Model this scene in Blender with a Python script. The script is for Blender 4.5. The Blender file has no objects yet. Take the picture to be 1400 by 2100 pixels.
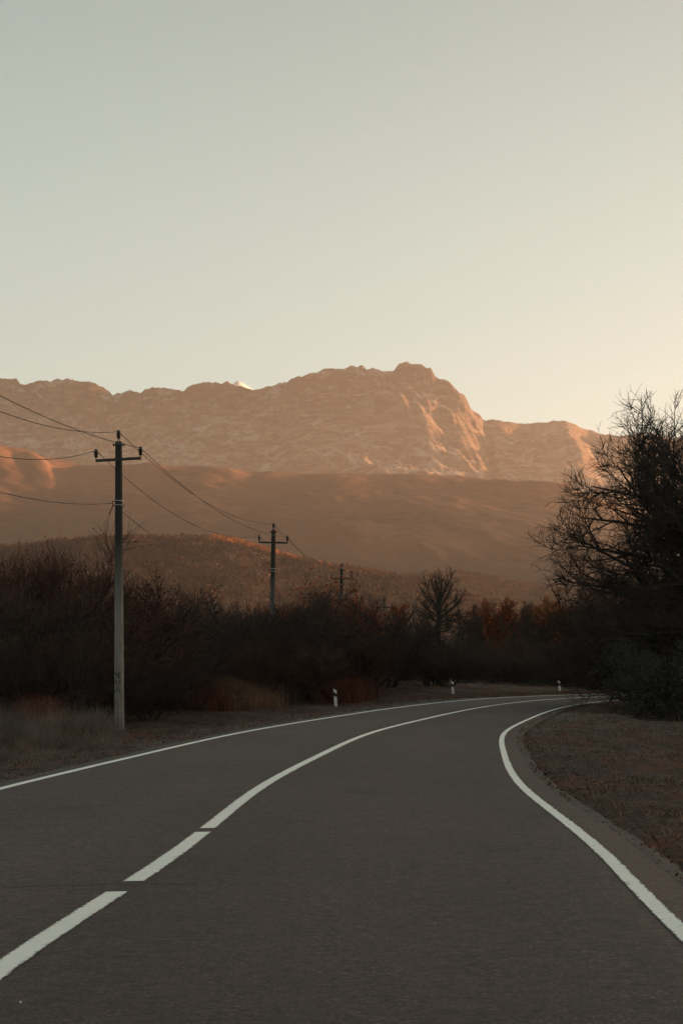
import bpy, math, random
import numpy as np
from mathutils import Vector, noise as mn

# ------------------------------------------------------------------ camera, world, sun, exposure
SC = bpy.context.scene
COL = SC.collection
F, YH, CH = 4000.0, 1390.0, 1.4          # focal length in pixels, horizon row, camera height

cam_d = bpy.data.cameras.new('camera'); cam = bpy.data.objects.new('camera', cam_d); COL.objects.link(cam)
cam.location = (0, 0, CH); cam.rotation_euler = (math.radians(90), 0, 0)
cam_d.sensor_fit = 'VERTICAL'; cam_d.sensor_height = 36.0; cam_d.sensor_width = 24.0
cam_d.lens = 36.0 * F / 2100.0
cam_d.shift_y = (YH - 1050.0) / 2100.0
cam_d.clip_start = 0.2; cam_d.clip_end = 80000
SC.camera = cam

SUN_AZ, SUN_EL = math.radians(70), math.radians(5.0)     # azimuth to the right of straight ahead
world = bpy.data.worlds.new('World'); SC.world = world; world.use_nodes = True
nt = world.node_tree; nt.nodes.clear()
wo = nt.nodes.new('ShaderNodeOutputWorld'); bg = nt.nodes.new('ShaderNodeBackground')
sky = nt.nodes.new('ShaderNodeTexSky'); sky.sky_type = 'NISHITA'; sky.sun_disc = False
sky.sun_elevation = SUN_EL; sky.sun_rotation = SUN_AZ
sky.air_density = 1.0; sky.dust_density = 3.0; sky.ozone_density = 1.0; sky.altitude = 900
hs = nt.nodes.new('ShaderNodeHueSaturation'); hs.inputs['Saturation'].default_value = 0.30
tint = nt.nodes.new('ShaderNodeMix'); tint.data_type = 'RGBA'; tint.blend_type = 'MULTIPLY'
tint.inputs[0].default_value = 1.0; tint.inputs[7].default_value = (0.755, 1.10, 0.985, 1)
nt.links.new(sky.outputs[0], hs.inputs['Color']); nt.links.new(hs.outputs[0], tint.inputs[6])
gam = nt.nodes.new('ShaderNodeGamma'); gam.inputs[1].default_value = 0.62
nt.links.new(tint.outputs[2], gam.inputs[0])
tcw = nt.nodes.new('ShaderNodeTexCoord'); sxyz = nt.nodes.new('ShaderNodeSeparateXYZ'); nt.links.new(tcw.outputs['Generated'], sxyz.inputs[0])
mr = nt.nodes.new('ShaderNodeMapRange'); mr.interpolation_type = 'SMOOTHSTEP'          # the sky deepens steadily with height
for i_, v_ in ((1, 0.04), (2, 0.50), (3, 1.0), (4, 0.54)): mr.inputs[i_].default_value = v_
nt.links.new(sxyz.outputs['Z'], mr.inputs[0])
deep = nt.nodes.new('ShaderNodeMix'); deep.data_type = 'RGBA'; deep.blend_type = 'MULTIPLY'; deep.inputs[0].default_value = 1.0
nt.links.new(gam.outputs[0], deep.inputs[6]); nt.links.new(mr.outputs[0], deep.inputs[7])
nt.links.new(deep.outputs[2], bg.inputs[0]); nt.links.new(bg.outputs[0], wo.inputs[0])
bg.inputs[1].default_value = 0.15

sun_d = bpy.data.lights.new('sun', 'SUN'); sun = bpy.data.objects.new('sun', sun_d); COL.objects.link(sun)
sun_d.energy = 4.5; sun_d.angle = math.radians(0.5); sun_d.color = (1.0, 0.52, 0.25)
SDIR = Vector((math.sin(SUN_AZ) * math.cos(SUN_EL), math.cos(SUN_AZ) * math.cos(SUN_EL), math.sin(SUN_EL)))
sun.rotation_euler = SDIR.to_track_quat('Z', 'Y').to_euler(); sun.location = (60, 30, 60)

SC.view_settings.view_transform = 'Standard'; SC.view_settings.look = 'None'
SC.view_settings.exposure = 1.66; SC.view_settings.gamma = 1.0; SC.view_settings.use_curve_mapping = False
SC.cycles.use_denoising = True
SC.cycles.max_bounces = 5; SC.cycles.diffuse_bounces = 3; SC.cycles.volume_bounces = 1
SC.cycles.transparent_max_bounces = 8; SC.cycles.caustics_reflective = False; SC.cycles.caustics_refractive = False
SC.cycles.sample_clamp_indirect = 4.0

rng = np.random.default_rng(11)

# ------------------------------------------------------------------ helpers
def tag(o, label=None, cat=None, group=None, kind=None):
    if label: o['label'] = label
    if cat: o['category'] = cat
    if group: o['group'] = group
    if kind: o['kind'] = kind
    return o

def empty(name, loc=(0, 0, 0)):
    o = bpy.data.objects.new(name, None); COL.objects.link(o); o.location = loc; o.empty_display_size = 0.3
    return o

def mesh_np(name, V, Fc, mats, parent=None, smooth=False, midx=None):
    V = np.asarray(V, np.float32); Fc = np.asarray(Fc, np.int32)
    me = bpy.data.meshes.new(name); k = Fc.shape[1]
    me.vertices.add(len(V)); me.vertices.foreach_set('co', V.ravel())
    me.loops.add(Fc.size); me.loops.foreach_set('vertex_index', Fc.ravel())
    me.polygons.add(len(Fc)); me.polygons.foreach_set('loop_start', np.arange(len(Fc), dtype=np.int32) * k)
    me.polygons.foreach_set('loop_total', np.full(len(Fc), k, np.int32))
    if smooth: me.polygons.foreach_set('use_smooth', np.ones(len(Fc), bool))
    if midx is not None: me.polygons.foreach_set('material_index', np.asarray(midx, np.int32))
    for m in (mats if isinstance(mats, (list, tuple)) else [mats]): me.materials.append(m)
    me.update(calc_edges=True)
    o = bpy.data.objects.new(name, me); COL.objects.link(o)
    if parent: o.parent = parent
    return o

class MB:
    """collects small solids; build() links them as one mesh"""
    def __init__(s): s.v = []; s.f = []
    def add(s, v, f):
        b = len(s.v); s.v += [tuple(map(float, p)) for p in v]; s.f += [tuple(i + b for i in q) for q in f]
    def box(s, c, d, taper=1.0, rz=0.0):
        cx, cy, cz = c; dx, dy, dz = [q / 2 for q in d]; v = []
        ca, sa = math.cos(rz), math.sin(rz)
        for z, k in ((-dz, 1.0), (dz, taper)):
            for x, y in ((-dx, -dy), (dx, -dy), (dx, dy), (-dx, dy)):
                x *= k; y *= k
                v.append((cx + x * ca - y * sa, cy + x * sa + y * ca, cz + z))
        s.add(v, [(0, 3, 2, 1), (4, 5, 6, 7), (0, 1, 5, 4), (1, 2, 6, 5), (2, 3, 7, 6), (3, 0, 4, 7)])
    def lathe(s, c, prof, n=12):
        cx, cy, cz = c; v = []; f = []
        for r, z in prof:
            for i in range(n):
                a = 2 * math.pi * i / n; v.append((cx + r * math.cos(a), cy + r * math.sin(a), cz + z))
        for j in range(len(prof) - 1):
            for i in range(n):
                i2 = (i + 1) % n; f.append((j * n + i, j * n + i2, (j + 1) * n + i2, (j + 1) * n + i))
        f.append(tuple(range(n - 1, -1, -1))); f.append(tuple((len(prof) - 1) * n + i for i in range(n)))
        s.add(v, f)
    def tube(s, pts, r, n=6):
        pts = [Vector(p) for p in pts]; v = []; f = []
        for i, p in enumerate(pts):
            t = (pts[min(i + 1, len(pts) - 1)] - pts[max(i - 1, 0)]).normalized()
            a = t.cross(Vector((0.3, 0.2, 1)) if abs(t.z) < 0.9 else Vector((1, 0, 0))).normalized(); b = t.cross(a)
            for k in range(n):
                w = 2 * math.pi * k / n; v.append(p + a * r * math.cos(w) + b * r * math.sin(w))
        for j in range(len(pts) - 1):
            for k in range(n):
                k2 = (k + 1) % n; f.append((j * n + k, j * n + k2, (j + 1) * n + k2, (j + 1) * n + k))
        f.append(tuple(range(n - 1, -1, -1))); f.append(tuple((len(pts) - 1) * n + i for i in range(n)))
        s.add(v, f)
    def build(s, name, mat, parent=None, bevel=0):
        me = bpy.data.meshes.new(name); me.from_pydata(s.v, [], s.f); me.update(); me.materials.append(mat)
        o = bpy.data.objects.new(name, me); COL.objects.link(o)
        if parent: o.parent = parent
        if bevel:
            m = o.modifiers.new('bevel', 'BEVEL'); m.width = bevel; m.segments = 2; m.limit_method = 'ANGLE'
        return o

def smooth(x, a, b):
    t = np.clip((x - a) / (b - a), 0, 1); return t * t * (3 - 2 * t)

# ------------------------------------------------------------------ materials
def mat(name, rough=0.9, spec=0.3):
    m = bpy.data.materials.new(name); m.use_nodes = True; b = m.node_tree.nodes['Principled BSDF']
    b.inputs['Roughness'].default_value = rough; b.inputs['Specular IOR Level'].default_value = spec
    return m, m.node_tree, b

def N(t, typ, **kw):
    n = t.nodes.new(typ)
    for k, v in kw.items():
        if k in n.inputs: n.inputs[k].default_value = v
        else: setattr(n, k, v)
    return n

def noise_tex(t, scale, detail=4, rough=0.55, vec=None, dist=0.0):
    n = N(t, 'ShaderNodeTexNoise', Scale=scale, Detail=detail, Roughness=rough, Distortion=dist)
    if vec is not None: t.links.new(vec, n.inputs['Vector'])
    return n.outputs['Fac']

def pos(t, scale=(1, 1, 1), rot=(0, 0, 0), obj=False):
    if obj:
        s = t.nodes.new('ShaderNodeTexCoord').outputs['Object']
    else:
        s = t.nodes.new('ShaderNodeNewGeometry').outputs['Position']
    m = N(t, 'ShaderNodeMapping'); m.inputs['Scale'].default_value = scale; m.inputs['Rotation'].default_value = rot
    t.links.new(s, m.inputs['Vector']); return m.outputs['Vector']

def ramp(t, src, stops):
    r = t.nodes.new('ShaderNodeValToRGB'); e = r.color_ramp.elements
    while len(e) < len(stops): e.new(0.5)
    for q, (p, c) in zip(e, stops):
        q.position = p; q.color = (c, c, c, 1) if isinstance(c, (int, float)) else (*c, 1)
    t.links.new(src, r.inputs[0]); return r.outputs[0]

def mix(t, fac, a, b, mode='MIX'):
    m = t.nodes.new('ShaderNodeMix'); m.data_type = 'RGBA'; m.blend_type = mode
    for i, s in ((0, fac), (6, a), (7, b)):
        if hasattr(s, 'is_linked') or isinstance(s, bpy.types.NodeSocket): t.links.new(s, m.inputs[i])
        elif i == 0: m.inputs[0].default_value = s
        else: m.inputs[i].default_value = (*s, 1)
    return m.outputs[2]

def bump(t, b, h, strength=0.4, dist=0.02):
    n = N(t, 'ShaderNodeBump', Strength=strength, Distance=dist); t.links.new(h, n.inputs['Height'])
    t.links.new(n.outputs[0], b.inputs['Normal'])

def simple(name, c1, c2, scale=6, rough=0.9, spec=0.25, obj=True, bmp=0.0):
    m, t, b = mat(name, rough, spec)
    n = noise_tex(t, scale, 4, 0.6, pos(t, obj=obj))
    t.links.new(ramp(t, n, [(0.35, c1), (0.65, c2)]), b.inputs['Base Color'])
    if bmp: bump(t, b, n, bmp, 0.02)
    return m

def m_asphalt():
    m, t, b = mat('asphalt', 0.78, 0.35)
    p = pos(t)
    fine = noise_tex(t, 55, 3, 0.7, p)
    vor = N(t, 'ShaderNodeTexVoronoi', Scale=38.0); t.links.new(p, vor.inputs['Vector'])
    mid = noise_tex(t, 2.2, 5, 0.6, p)
    big = noise_tex(t, 0.22, 4, 0.55, pos(t, (1, 0.35, 1)))
    lump = noise_tex(t, 13, 4, 0.75, p)
    c = ramp(t, fine, [(0.34, (0.019, 0.012, 0.010)), (0.52, (0.056, 0.034, 0.029)), (0.70, (0.158, 0.104, 0.090))])
    c = mix(t, 0.9, c, ramp(t, lump, [(0.35, 0.50), (0.5, 1.0), (0.66, 1.75)]), 'MULTIPLY')
    at_ = t.nodes.new('ShaderNodeAttribute'); at_.attribute_name = 'lane_offset'
    wob_ = t.nodes.new('ShaderNodeMath'); wob_.operation = 'MULTIPLY_ADD'; wob_.inputs[1].default_value = 0.7; t.links.new(noise_tex(t, 0.35, 3, 0.6, p), wob_.inputs[0]); t.links.new(at_.outputs['Fac'], wob_.inputs[2])
    tr = t.nodes.new('ShaderNodeMapRange'); tr.inputs[1].default_value = -4.4; tr.inputs[2].default_value = 5.1; t.links.new(wob_.outputs[0], tr.inputs[0])
    # wheel tracks, oil line, greyer left lane
    c = mix(t, 1.0, c, ramp(t, tr.outputs[0], [(0.0, (0.95, .95, .95)), (0.10, (1.12, 1.13, 1.14)), (0.18, (0.97, .98, .99)), (0.28, (1.05, 1.08, 1.10)), (0.40, (1.14, 1.16, 1.17)), (0.47, (0.98, .96, .95)), (0.55, (0.86, .83, .82)), (0.66, (0.98, .95, .94)), (0.76, (0.88, .85, .84)), (0.84, (0.90, .92, .94)), (1.0, (0.90, .92, .94))]), 'MULTIPLY')
    c = mix(t, 0.8, c, ramp(t, mid, [(0.3, 0.80), (0.7, 1.15)]), 'MULTIPLY')
    c = mix(t, 1.0, c, ramp(t, big, [(0.32, 0.72), (0.68, 1.22)]), 'MULTIPLY')
    # pale stones of the chipping and a few dark oil spots
    c = mix(t, ramp(t, vor.outputs['Distance'], [(0.07, 0.55), (0.14, 0.0)]), c, (0.17, 0.155, 0.14))
    spots = N(t, 'ShaderNodeTexVoronoi', Scale=0.33); t.links.new(pos(t, (1, 0.45, 1)), spots.inputs['Vector'])
    c = mix(t, ramp(t, spots.outputs['Distance'], [(0.05, 0.55), (0.13, 0.0)]), c, (0.022, 0.018, 0.017))
    for sx_, sy_, rad in ((1.64, 11.3, .16), (1.50, 10.7, .13), (1.95, 18.9, .30), (0.3, 23.0, .35), (-2.9, 21.0, .30)):
        vd = t.nodes.new('ShaderNodeVectorMath'); vd.operation = 'DISTANCE'; vd.inputs[1].default_value = (sx_, sy_ * .5, 0)
        t.links.new(pos(t, (1, .5, 0)), vd.inputs[0])
        dm = t.nodes.new('ShaderNodeMath'); dm.operation = 'MULTIPLY_ADD'; dm.inputs[1].default_value = rad * 1.2; t.links.new(mid, dm.inputs[0]); t.links.new(vd.outputs['Value'], dm.inputs[2])
        dv = t.nodes.new('ShaderNodeMath'); dv.operation = 'DIVIDE'; dv.inputs[1].default_value = rad * 2.2; t.links.new(dm.outputs[0], dv.inputs[0])
        c = mix(t, ramp(t, dv.outputs[0], [(0.35, 0.5), (0.85, 0.0)]), c, (0.020, 0.015, 0.014))
    t.links.new(c, b.inputs['Base Color'])
    bump(t, b, fine, 0.5, 0.006)
    return m

def m_paint(name='road_paint'):
    m, t, b = mat(name, 0.7, 0.3)
    p = pos(t)
    wear = noise_tex(t, 9, 6, 0.75, p); w2 = noise_tex(t, 0.9, 3, 0.6, p); grit = noise_tex(t, 70, 2, 0.6, p)
    base = mix(t, ramp(t, grit, [(0.35, 0.0), (0.75, 0.35)]), (0.90, 0.89, 0.83), (0.80, 0.78, 0.72))
    base = mix(t, ramp(t, w2, [(0.35, 0.0), (0.7, 0.35)]), base, (0.80, 0.78, 0.71))
    ac = t.nodes.new('ShaderNodeAttribute'); ac.attribute_name = 'across'
    pw = t.nodes.new('ShaderNodeMath'); pw.operation = 'POWER'; pw.inputs[1].default_value = 5.0; t.links.new(ac.outputs['Fac'], pw.inputs[0])
    fr = noise_tex(t, 17, 6, 0.8, p, 0.5)
    ed = t.nodes.new('ShaderNodeMath'); ed.operation = 'MULTIPLY_ADD'; ed.inputs[1].default_value = 0.28; t.links.new(pw.outputs[0], ed.inputs[0]); t.links.new(fr, ed.inputs[2])
    c = mix(t, ramp(t, wear, [(0.63, 0.0), (0.70, 0.7)]), base, (0.10, 0.09, 0.08))
    c = mix(t, ramp(t, ed.outputs[0], [(0.60, 0.0), (0.70, 0.85)]), c, (0.085, 0.065, 0.058))
    t.links.new(c, b.inputs['Base Color']); bump(t, b, grit, 0.3, 0.004)
    return m

def m_ground():
    m, t, b = mat('dry_verge_ground', 0.95, 0.15)
    p = pos(t)
    big = noise_tex(t, 0.45, 5, 0.62, pos(t, (1, 0.55, 1)), 0.3); mid = noise_tex(t, 2.6, 6, 0.68, p); fine = noise_tex(t, 26, 4, 0.7, p)
    far = noise_tex(t, 0.01, 6, 0.6, p)
    c = ramp(t, mid, [(0.32, (0.014, 0.008, 0.006)), (0.47, (0.036, 0.018, 0.013)), (0.60, (0.080, 0.042, 0.030)), (0.74, (0.20, 0.125, 0.090))])
    c = mix(t, ramp(t, big, [(0.50, 0.0), (0.64, 0.75)]), c, ramp(t, fine, [(0.3, (0.035, 0.029, 0.027)), (0.7, (0.14, 0.120, 0.110))]))
    c = mix(t, ramp(t, noise_tex(t, 0.8, 5, 0.65, pos(t, (1.0, 0.5, 1), (0, 0, 0.4))), [(0.52, 0.0), (0.64, 0.6)]), c, (0.12, 0.045, 0.026))
    c = mix(t, 1.0, c, ramp(t, fine, [(0.25, 0.55), (0.75, 1.4)]), 'MULTIPLY')
    t.links.new(c, b.inputs['Base Color']); bump(t, b, fine, 0.7, 0.04)
    return m

def m_rock():
    m, t, b = mat('snow_dusted_rock', 0.95, 0.1)
    p = pos(t)
    g = t.nodes.new('ShaderNodeNewGeometry'); sx = t.nodes.new('ShaderNodeSeparateXYZ'); t.links.new(g.outputs['Normal'], sx.inputs[0])
    n1 = noise_tex(t, 0.011, 8, 0.66, p, 0.6); strata = noise_tex(t, 0.02, 7, 0.7, pos(t, (0.35, 0.35, 1.0), (0, 0.10, 0)), 1.8)
    n2 = noise_tex(t, 0.045, 6, 0.7, p, 0.3)
    rock = ramp(t, strata, [(0.32, (0.11, 0.066, 0.048)), (0.5, (0.23, 0.145, 0.105)), (0.66, (0.38, 0.26, 0.195))])
    sp_ = t.nodes.new('ShaderNodeSeparateXYZ'); t.links.new(p, sp_.inputs[0])      # a darker cliff band caps the massif
    hz_ = t.nodes.new('ShaderNodeMath'); hz_.operation = 'MULTIPLY_ADD'; hz_.inputs[1].default_value = 420.0; t.links.new(n1, hz_.inputs[0]); t.links.new(sp_.outputs['Z'], hz_.inputs[2])
    hm_ = t.nodes.new('ShaderNodeMapRange'); hm_.inputs[1].default_value = 1330; hm_.inputs[2].default_value = 1540; t.links.new(hz_.outputs[0], hm_.inputs[0])
    rock = mix(t, hm_.outputs[0], rock, mix(t, 1.0, rock, (0.50, 0.46, 0.45), 'MULTIPLY'))
    ad = t.nodes.new('ShaderNodeMath'); ad.operation = 'MULTIPLY_ADD'; ad.inputs[1].default_value = 0.42
    t.links.new(sx.outputs['Z'], ad.inputs[0]); t.links.new(n1, ad.inputs[2])
    ad2 = t.nodes.new('ShaderNodeMath'); ad2.operation = 'MULTIPLY_ADD'; ad2.inputs[1].default_value = 0.5
    t.links.new(n2, ad2.inputs[0]); t.links.new(ad.outputs[0], ad2.inputs[2])
    rs = t.nodes.new('ShaderNodeMapRange'); rs.inputs[1].default_value = 0.6; rs.inputs[2].default_value = 1.5; t.links.new(ad2.outputs[0], rs.inputs[0])
    sm = ramp(t, rs.outputs[0], [(0.52, 0.0), (0.70, 0.40), (0.88, 0.68)])
    t.links.new(mix(t, sm, rock, (0.62, 0.58, 0.54)), b.inputs['Base Color'])
    bump(t, b, n2, 0.8, 14.0)
    return m

def m_hill():
    m, t, b = mat('dry_grass_hillside', 0.95, 0.1)
    p = pos(t); g = t.nodes.new('ShaderNodeSeparateXYZ'); t.links.new(t.nodes.new('ShaderNodeNewGeometry').outputs['Position'], g.inputs[0])
    n1 = noise_tex(t, 0.006, 7, 0.62, p, 0.4); n2 = noise_tex(t, 0.03, 6, 0.7, p)
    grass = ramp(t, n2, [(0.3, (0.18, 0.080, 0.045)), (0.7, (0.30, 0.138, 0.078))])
    shaded_wood = ramp(t, n2, [(0.3, (0.030, 0.022, 0.019)), (0.7, (0.056, 0.040, 0.034))])  # lower slope colour darkened to stand for the shadowed haze
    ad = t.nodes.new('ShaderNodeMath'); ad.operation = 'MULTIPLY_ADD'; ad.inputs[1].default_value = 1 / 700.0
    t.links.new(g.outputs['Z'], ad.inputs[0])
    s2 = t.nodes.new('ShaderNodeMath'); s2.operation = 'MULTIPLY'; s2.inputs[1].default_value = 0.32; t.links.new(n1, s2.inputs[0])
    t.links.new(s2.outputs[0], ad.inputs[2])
    t.links.new(mix(t, ramp(t, ad.outputs[0], [(0.66, 0.0), (1.0, 1.0)]), shaded_wood, grass), b.inputs['Base Color'])
    bump(t, b, n2, 0.4, 4.0)
    return m

M_ASPH = m_asphalt(); M_PAINT = m_paint(); M_GROUND = m_ground(); M_ROCK = m_rock(); M_HILL = m_hill()
M_WOODHILL = simple('wooded_slope_floor', (0.040, 0.022, 0.016), (0.085, 0.042, 0.026), 0.02, obj=False)
M_WOODTREES = simple('autumn_woodland', (0.052, 0.029, 0.022), (0.105, 0.050, 0.033), 0.012, obj=False)
M_BARK = simple('dark_bark', (0.030, 0.023, 0.018), (0.070, 0.055, 0.044), 7, bmp=0.5)
M_TWIG = simple('bare_twigs', (0.032, 0.023, 0.019), (0.070, 0.050, 0.042), 1.5)
M_TWIGRED = simple('reddish_twigs', (0.058, 0.026, 0.020), (0.110, 0.050, 0.037), 1.5)
M_DEAD = simple('withered_brown_leaves', (0.030, 0.020, 0.013), (0.075, 0.045, 0.026), 2.0)
M_RUST = simple('rust_orange_leaves', (0.17, 0.040, 0.016), (0.34, 0.090, 0.028), 1.2)
M_BROWNLEAF = simple('russet_brown_leaves', (0.08, 0.032, 0.018), (0.20, 0.070, 0.034), 1.2)
M_SUNLIT_ORANGE = simple('sunlit_orange_leaves', (0.26, 0.085, 0.030), (0.42, 0.15, 0.055), 1.2)  # autumn orange, brightened to pass for low sun on the crowns
M_GREYLEAF = simple('dull_green_leaves', (0.032, 0.030, 0.024), (0.065, 0.060, 0.048), 2.0)
M_STRAW = simple('tan_dry_grass', (0.09, 0.048, 0.030), (0.26, 0.15, 0.090), 1.6, obj=False)
M_GREYGRASS = simple('grey_withered_grass', (0.058, 0.042, 0.038), (0.22, 0.165, 0.145), 0.8, obj=False)
M_REDGRASS = simple('russet_weeds', (0.07, 0.028, 0.019), (0.18, 0.062, 0.036), 1.5, obj=False)
M_LITTER = simple('fallen_leaves', (0.05, 0.020, 0.012), (0.26, 0.095, 0.048), 3, obj=False)
M_STONE = simple('pale_gravel', (0.08, 0.075, 0.07), (0.24, 0.22, 0.20), 5, obj=False)
M_STEEL = simple('dark_galvanised_steel', (0.020, 0.017, 0.015), (0.045, 0.038, 0.032), 9, 0.6, 0.4)
M_BAND = simple('bright_steel_band', (0.30, 0.29, 0.27), (0.5, 0.48, 0.45), 9, 0.4, 0.5)
M_INS = simple('brown_glazed_insulator', (0.016, 0.011, 0.009), (0.030, 0.020, 0.015), 9, 0.3, 0.5)
M_WIRE = simple('weathered_wire', (0.035, 0.022, 0.016), (0.060, 0.038, 0.028), 3, 0.6, 0.4)
M_WHITE = simple('white_plastic_post', (0.60, 0.58, 0.54), (0.78, 0.76, 0.72), 8, 0.6)
M_BLACK = simple('black_band', (0.008, 0.008, 0.008), (0.018, 0.017, 0.016), 6, 0.6)
M_BLACKPAINT = simple('stencilled_black_paint', (0.010, 0.008, 0.008), (0.022, 0.018, 0.017), 40, 0.8)
M_TAR = simple('tar_seam', (0.012, 0.010, 0.009), (0.024, 0.020, 0.018), 20, 0.6, obj=False)
M_BIRCH = simple('pale_birch_bark', (0.06, 0.05, 0.045), (0.36, 0.33, 0.30), 9)
M_SNOW = simple('sunlit_snow', (0.78, 0.76, 0.74), (0.86, 0.85, 0.84), 0.01, obj=False)

def m_concrete():
    m, t, b = mat('weathered_concrete', 0.9, 0.25)
    p = pos(t, (3, 3, 0.5), obj=True)
    n = noise_tex(t, 3.0, 6, 0.65, p); f = noise_tex(t, 40, 3, 0.6, pos(t, obj=True))
    c = ramp(t, n, [(0.30, (0.14, 0.115, 0.10)), (0.5, (0.25, 0.205, 0.18)), (0.72, (0.33, 0.28, 0.25))])
    c = mix(t, 1.0, c, ramp(t, f, [(0.3, 0.8), (0.7, 1.15)]), 'MULTIPLY')
    sz = t.nodes.new('ShaderNodeSeparateXYZ'); t.links.new(pos(t, obj=True), sz.inputs[0])       # every shaft turns darker over its upper half
    ma = t.nodes.new('ShaderNodeMath'); ma.operation = 'MULTIPLY_ADD'; ma.inputs[1].default_value = 2.2; t.links.new(n, ma.inputs[0]); t.links.new(sz.outputs['Z'], ma.inputs[2])
    mrz = t.nodes.new('ShaderNodeMapRange'); mrz.inputs[1].default_value = 4.6; mrz.inputs[2].default_value = 7.0; t.links.new(ma.outputs[0], mrz.inputs[0])
    c = mix(t, mrz.outputs[0], c, (0.040, 0.034, 0.030))
    t.links.new(c, b.inputs['Base Color']); bump(t, b, f, 0.4, 0.006)
    return m
M_CONC = m_concrete()

# ------------------------------------------------------------------ road line in plan (a right-hand bend, banked)
RP = [-1.5873, -8.2356, 3.3389, 3.3614, 9.7184, -7.1857, 3.6172, 0.9455, 0.2277, -1.3119, -1.139,
      20.1082, 16.6554, -9.8489, 8.0143, -0.2381, 8.5242, -0.0498, 3.4296, 4.5102, 6.9534, 1.1517, 5.1377, 5.0317, 3.6569, 2.8949, 2.7526]
KN = np.array([0, 6, 12, 20, 30, 40, 50, 60, 70, 80, 90, 100, 115, 135, 160, 260.])
DS = 0.5
S = np.arange(0, 300, DS)
kap = np.interp(S, KN, np.array(RP[11:]) * 1e-3)
TH = RP[1] * 0.01 + np.cumsum(kap) * DS
CX = RP[0] + np.cumsum(np.sin(TH)) * DS; CY = 3 + np.cumsum(np.cos(TH)) * DS
WL = RP[2] + RP[7] * np.exp(-S / 20) + RP[9] * np.minimum(S, 130) / 100
WR = RP[3] + RP[8] * np.exp(-S / 20) + RP[10] * np.minimum(S, 130) / 100
nb = 40                                        # run the road on behind the camera
sb = -DS * np.arange(nb, 0, -1)
CX = np.r_[CX[0] + sb * math.sin(TH[0]), CX]; CY = np.r_[CY[0] + sb * math.cos(TH[0]), CY]
WL = np.r_[np.full(nb, WL[0]), WL]; WR = np.r_[np.full(nb, WR[0]), WR]; TH = np.r_[np.full(nb, TH[0]), TH]; S = np.r_[sb, S]

def G(x, y):
    """road surface: gentle crossfall and rise, levelling out away from the bend"""
    xc = np.clip(x, -30, 60); yc = np.clip(y, -10, 175)
    z = RP[4] * 1e-5 * yc * yc + RP[5] * 1e-4 * xc * yc + RP[6] * 1e-2 * xc
    far = smooth(np.hypot(x - 5, y - 70), 150, 320)
    return z * (1 - far)

def road_dist(x, y):
    """signed distance outside the painted edge: (left side distance, right side distance)"""
    x = np.asarray(x, float); y = np.asarray(y, float); sh = x.shape; x = x.ravel(); y = y.ravel()
    out = np.full(x.shape, 1e3); side = np.zeros(x.shape)
    sel = (np.abs(x - 10) < 120) & (y > -40) & (y < 330)
    idx = np.nonzero(sel)[0]
    cx, cy = CX[::3], CY[::3]; th = TH[::3]; wl = WL[::3]; wr = WR[::3]
    for c in range(0, len(idx), 20000):
        ii = idx[c:c + 20000]
        dx = x[ii, None] - cx; dy = y[ii, None] - cy
        d = dx * dx + dy * dy; j = d.argmin(1); r = np.arange(len(ii))
        off = dx[r, j] * np.cos(th[j]) - dy[r, j] * np.sin(th[j])
        dd = np.sqrt(d[r, j])
        out[ii] = np.where(off > 0, dd - wr[j], dd - wl[j]); side[ii] = np.sign(off)
    return out.reshape(sh), side.reshape(sh)

def terrain(x, y):
    d, s = road_dist(x, y)
    z = G(x, y)
    left = -0.62 * smooth(d, 0.8, 5.0) * (s < 0) * (1 - 0.75 * smooth(y, 80, 115))
    right = -0.30 * smooth(d, 0.8, 5.0) * (s > 0)
    return z - 0.025 - 0.07 * (1 - smooth(d, 0.42, 0.62)) + left + right, d, s

def rough(x, y, d):
    w = smooth(d, 0.6, 1.8) * (1 - smooth(np.abs(y), 200, 400))
    return w * 0.035 * (np.sin(x * 2.1 + y * .7) * np.sin(y * 1.7 - x * .6) + .6 * np.sin(x * 5.3 - y * 3.1) * np.sin(y * 4.3 + x))

def gz(x, y):
    z, d, s = terrain(np.atleast_1d(float(x)), np.atleast_1d(float(y)))
    return float(z[0])

def world_at(px, dist):
    return (px - 700.0) / F * dist
def z_at(py, dist):
    return CH - (py - YH) / F * dist

# ground: one sheet to the horizon, dense near the road
def axis(lo, hi, step, far, n=46):
    a = np.arange(lo, hi + 1e-6, step); g = np.geomspace(step, far, n)
    return np.r_[(lo - g[::-1]), a, (hi + g)]
gx = axis(-34, 50, 0.55, 5600); gy = np.r_[-1500, -600, -250, -100, -50, -25, np.arange(-12, 210, 0.6), 210 + np.geomspace(0.6, 13500, 60)]
XX, YY = np.meshgrid(gx, gy)
zz, dd_, ss_ = terrain(XX, YY); zz = zz + rough(XX, YY, dd_)
zz -= 6 * smooth(YY, 250, 900)
nx, ny = len(gx), len(gy)
ii = np.arange(ny - 1)[:, None] * nx + np.arange(nx - 1)[None]
ff = np.stack([ii, ii + 1, ii + 1 + nx, ii + nx], -1).reshape(-1, 4)
tag(mesh_np('ground', np.stack([XX, YY, zz], -1).reshape(-1, 3), ff, M_GROUND, smooth=True), kind='structure',
    label='dark reddish brown roadside ground with gravel and withered grass')

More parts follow.
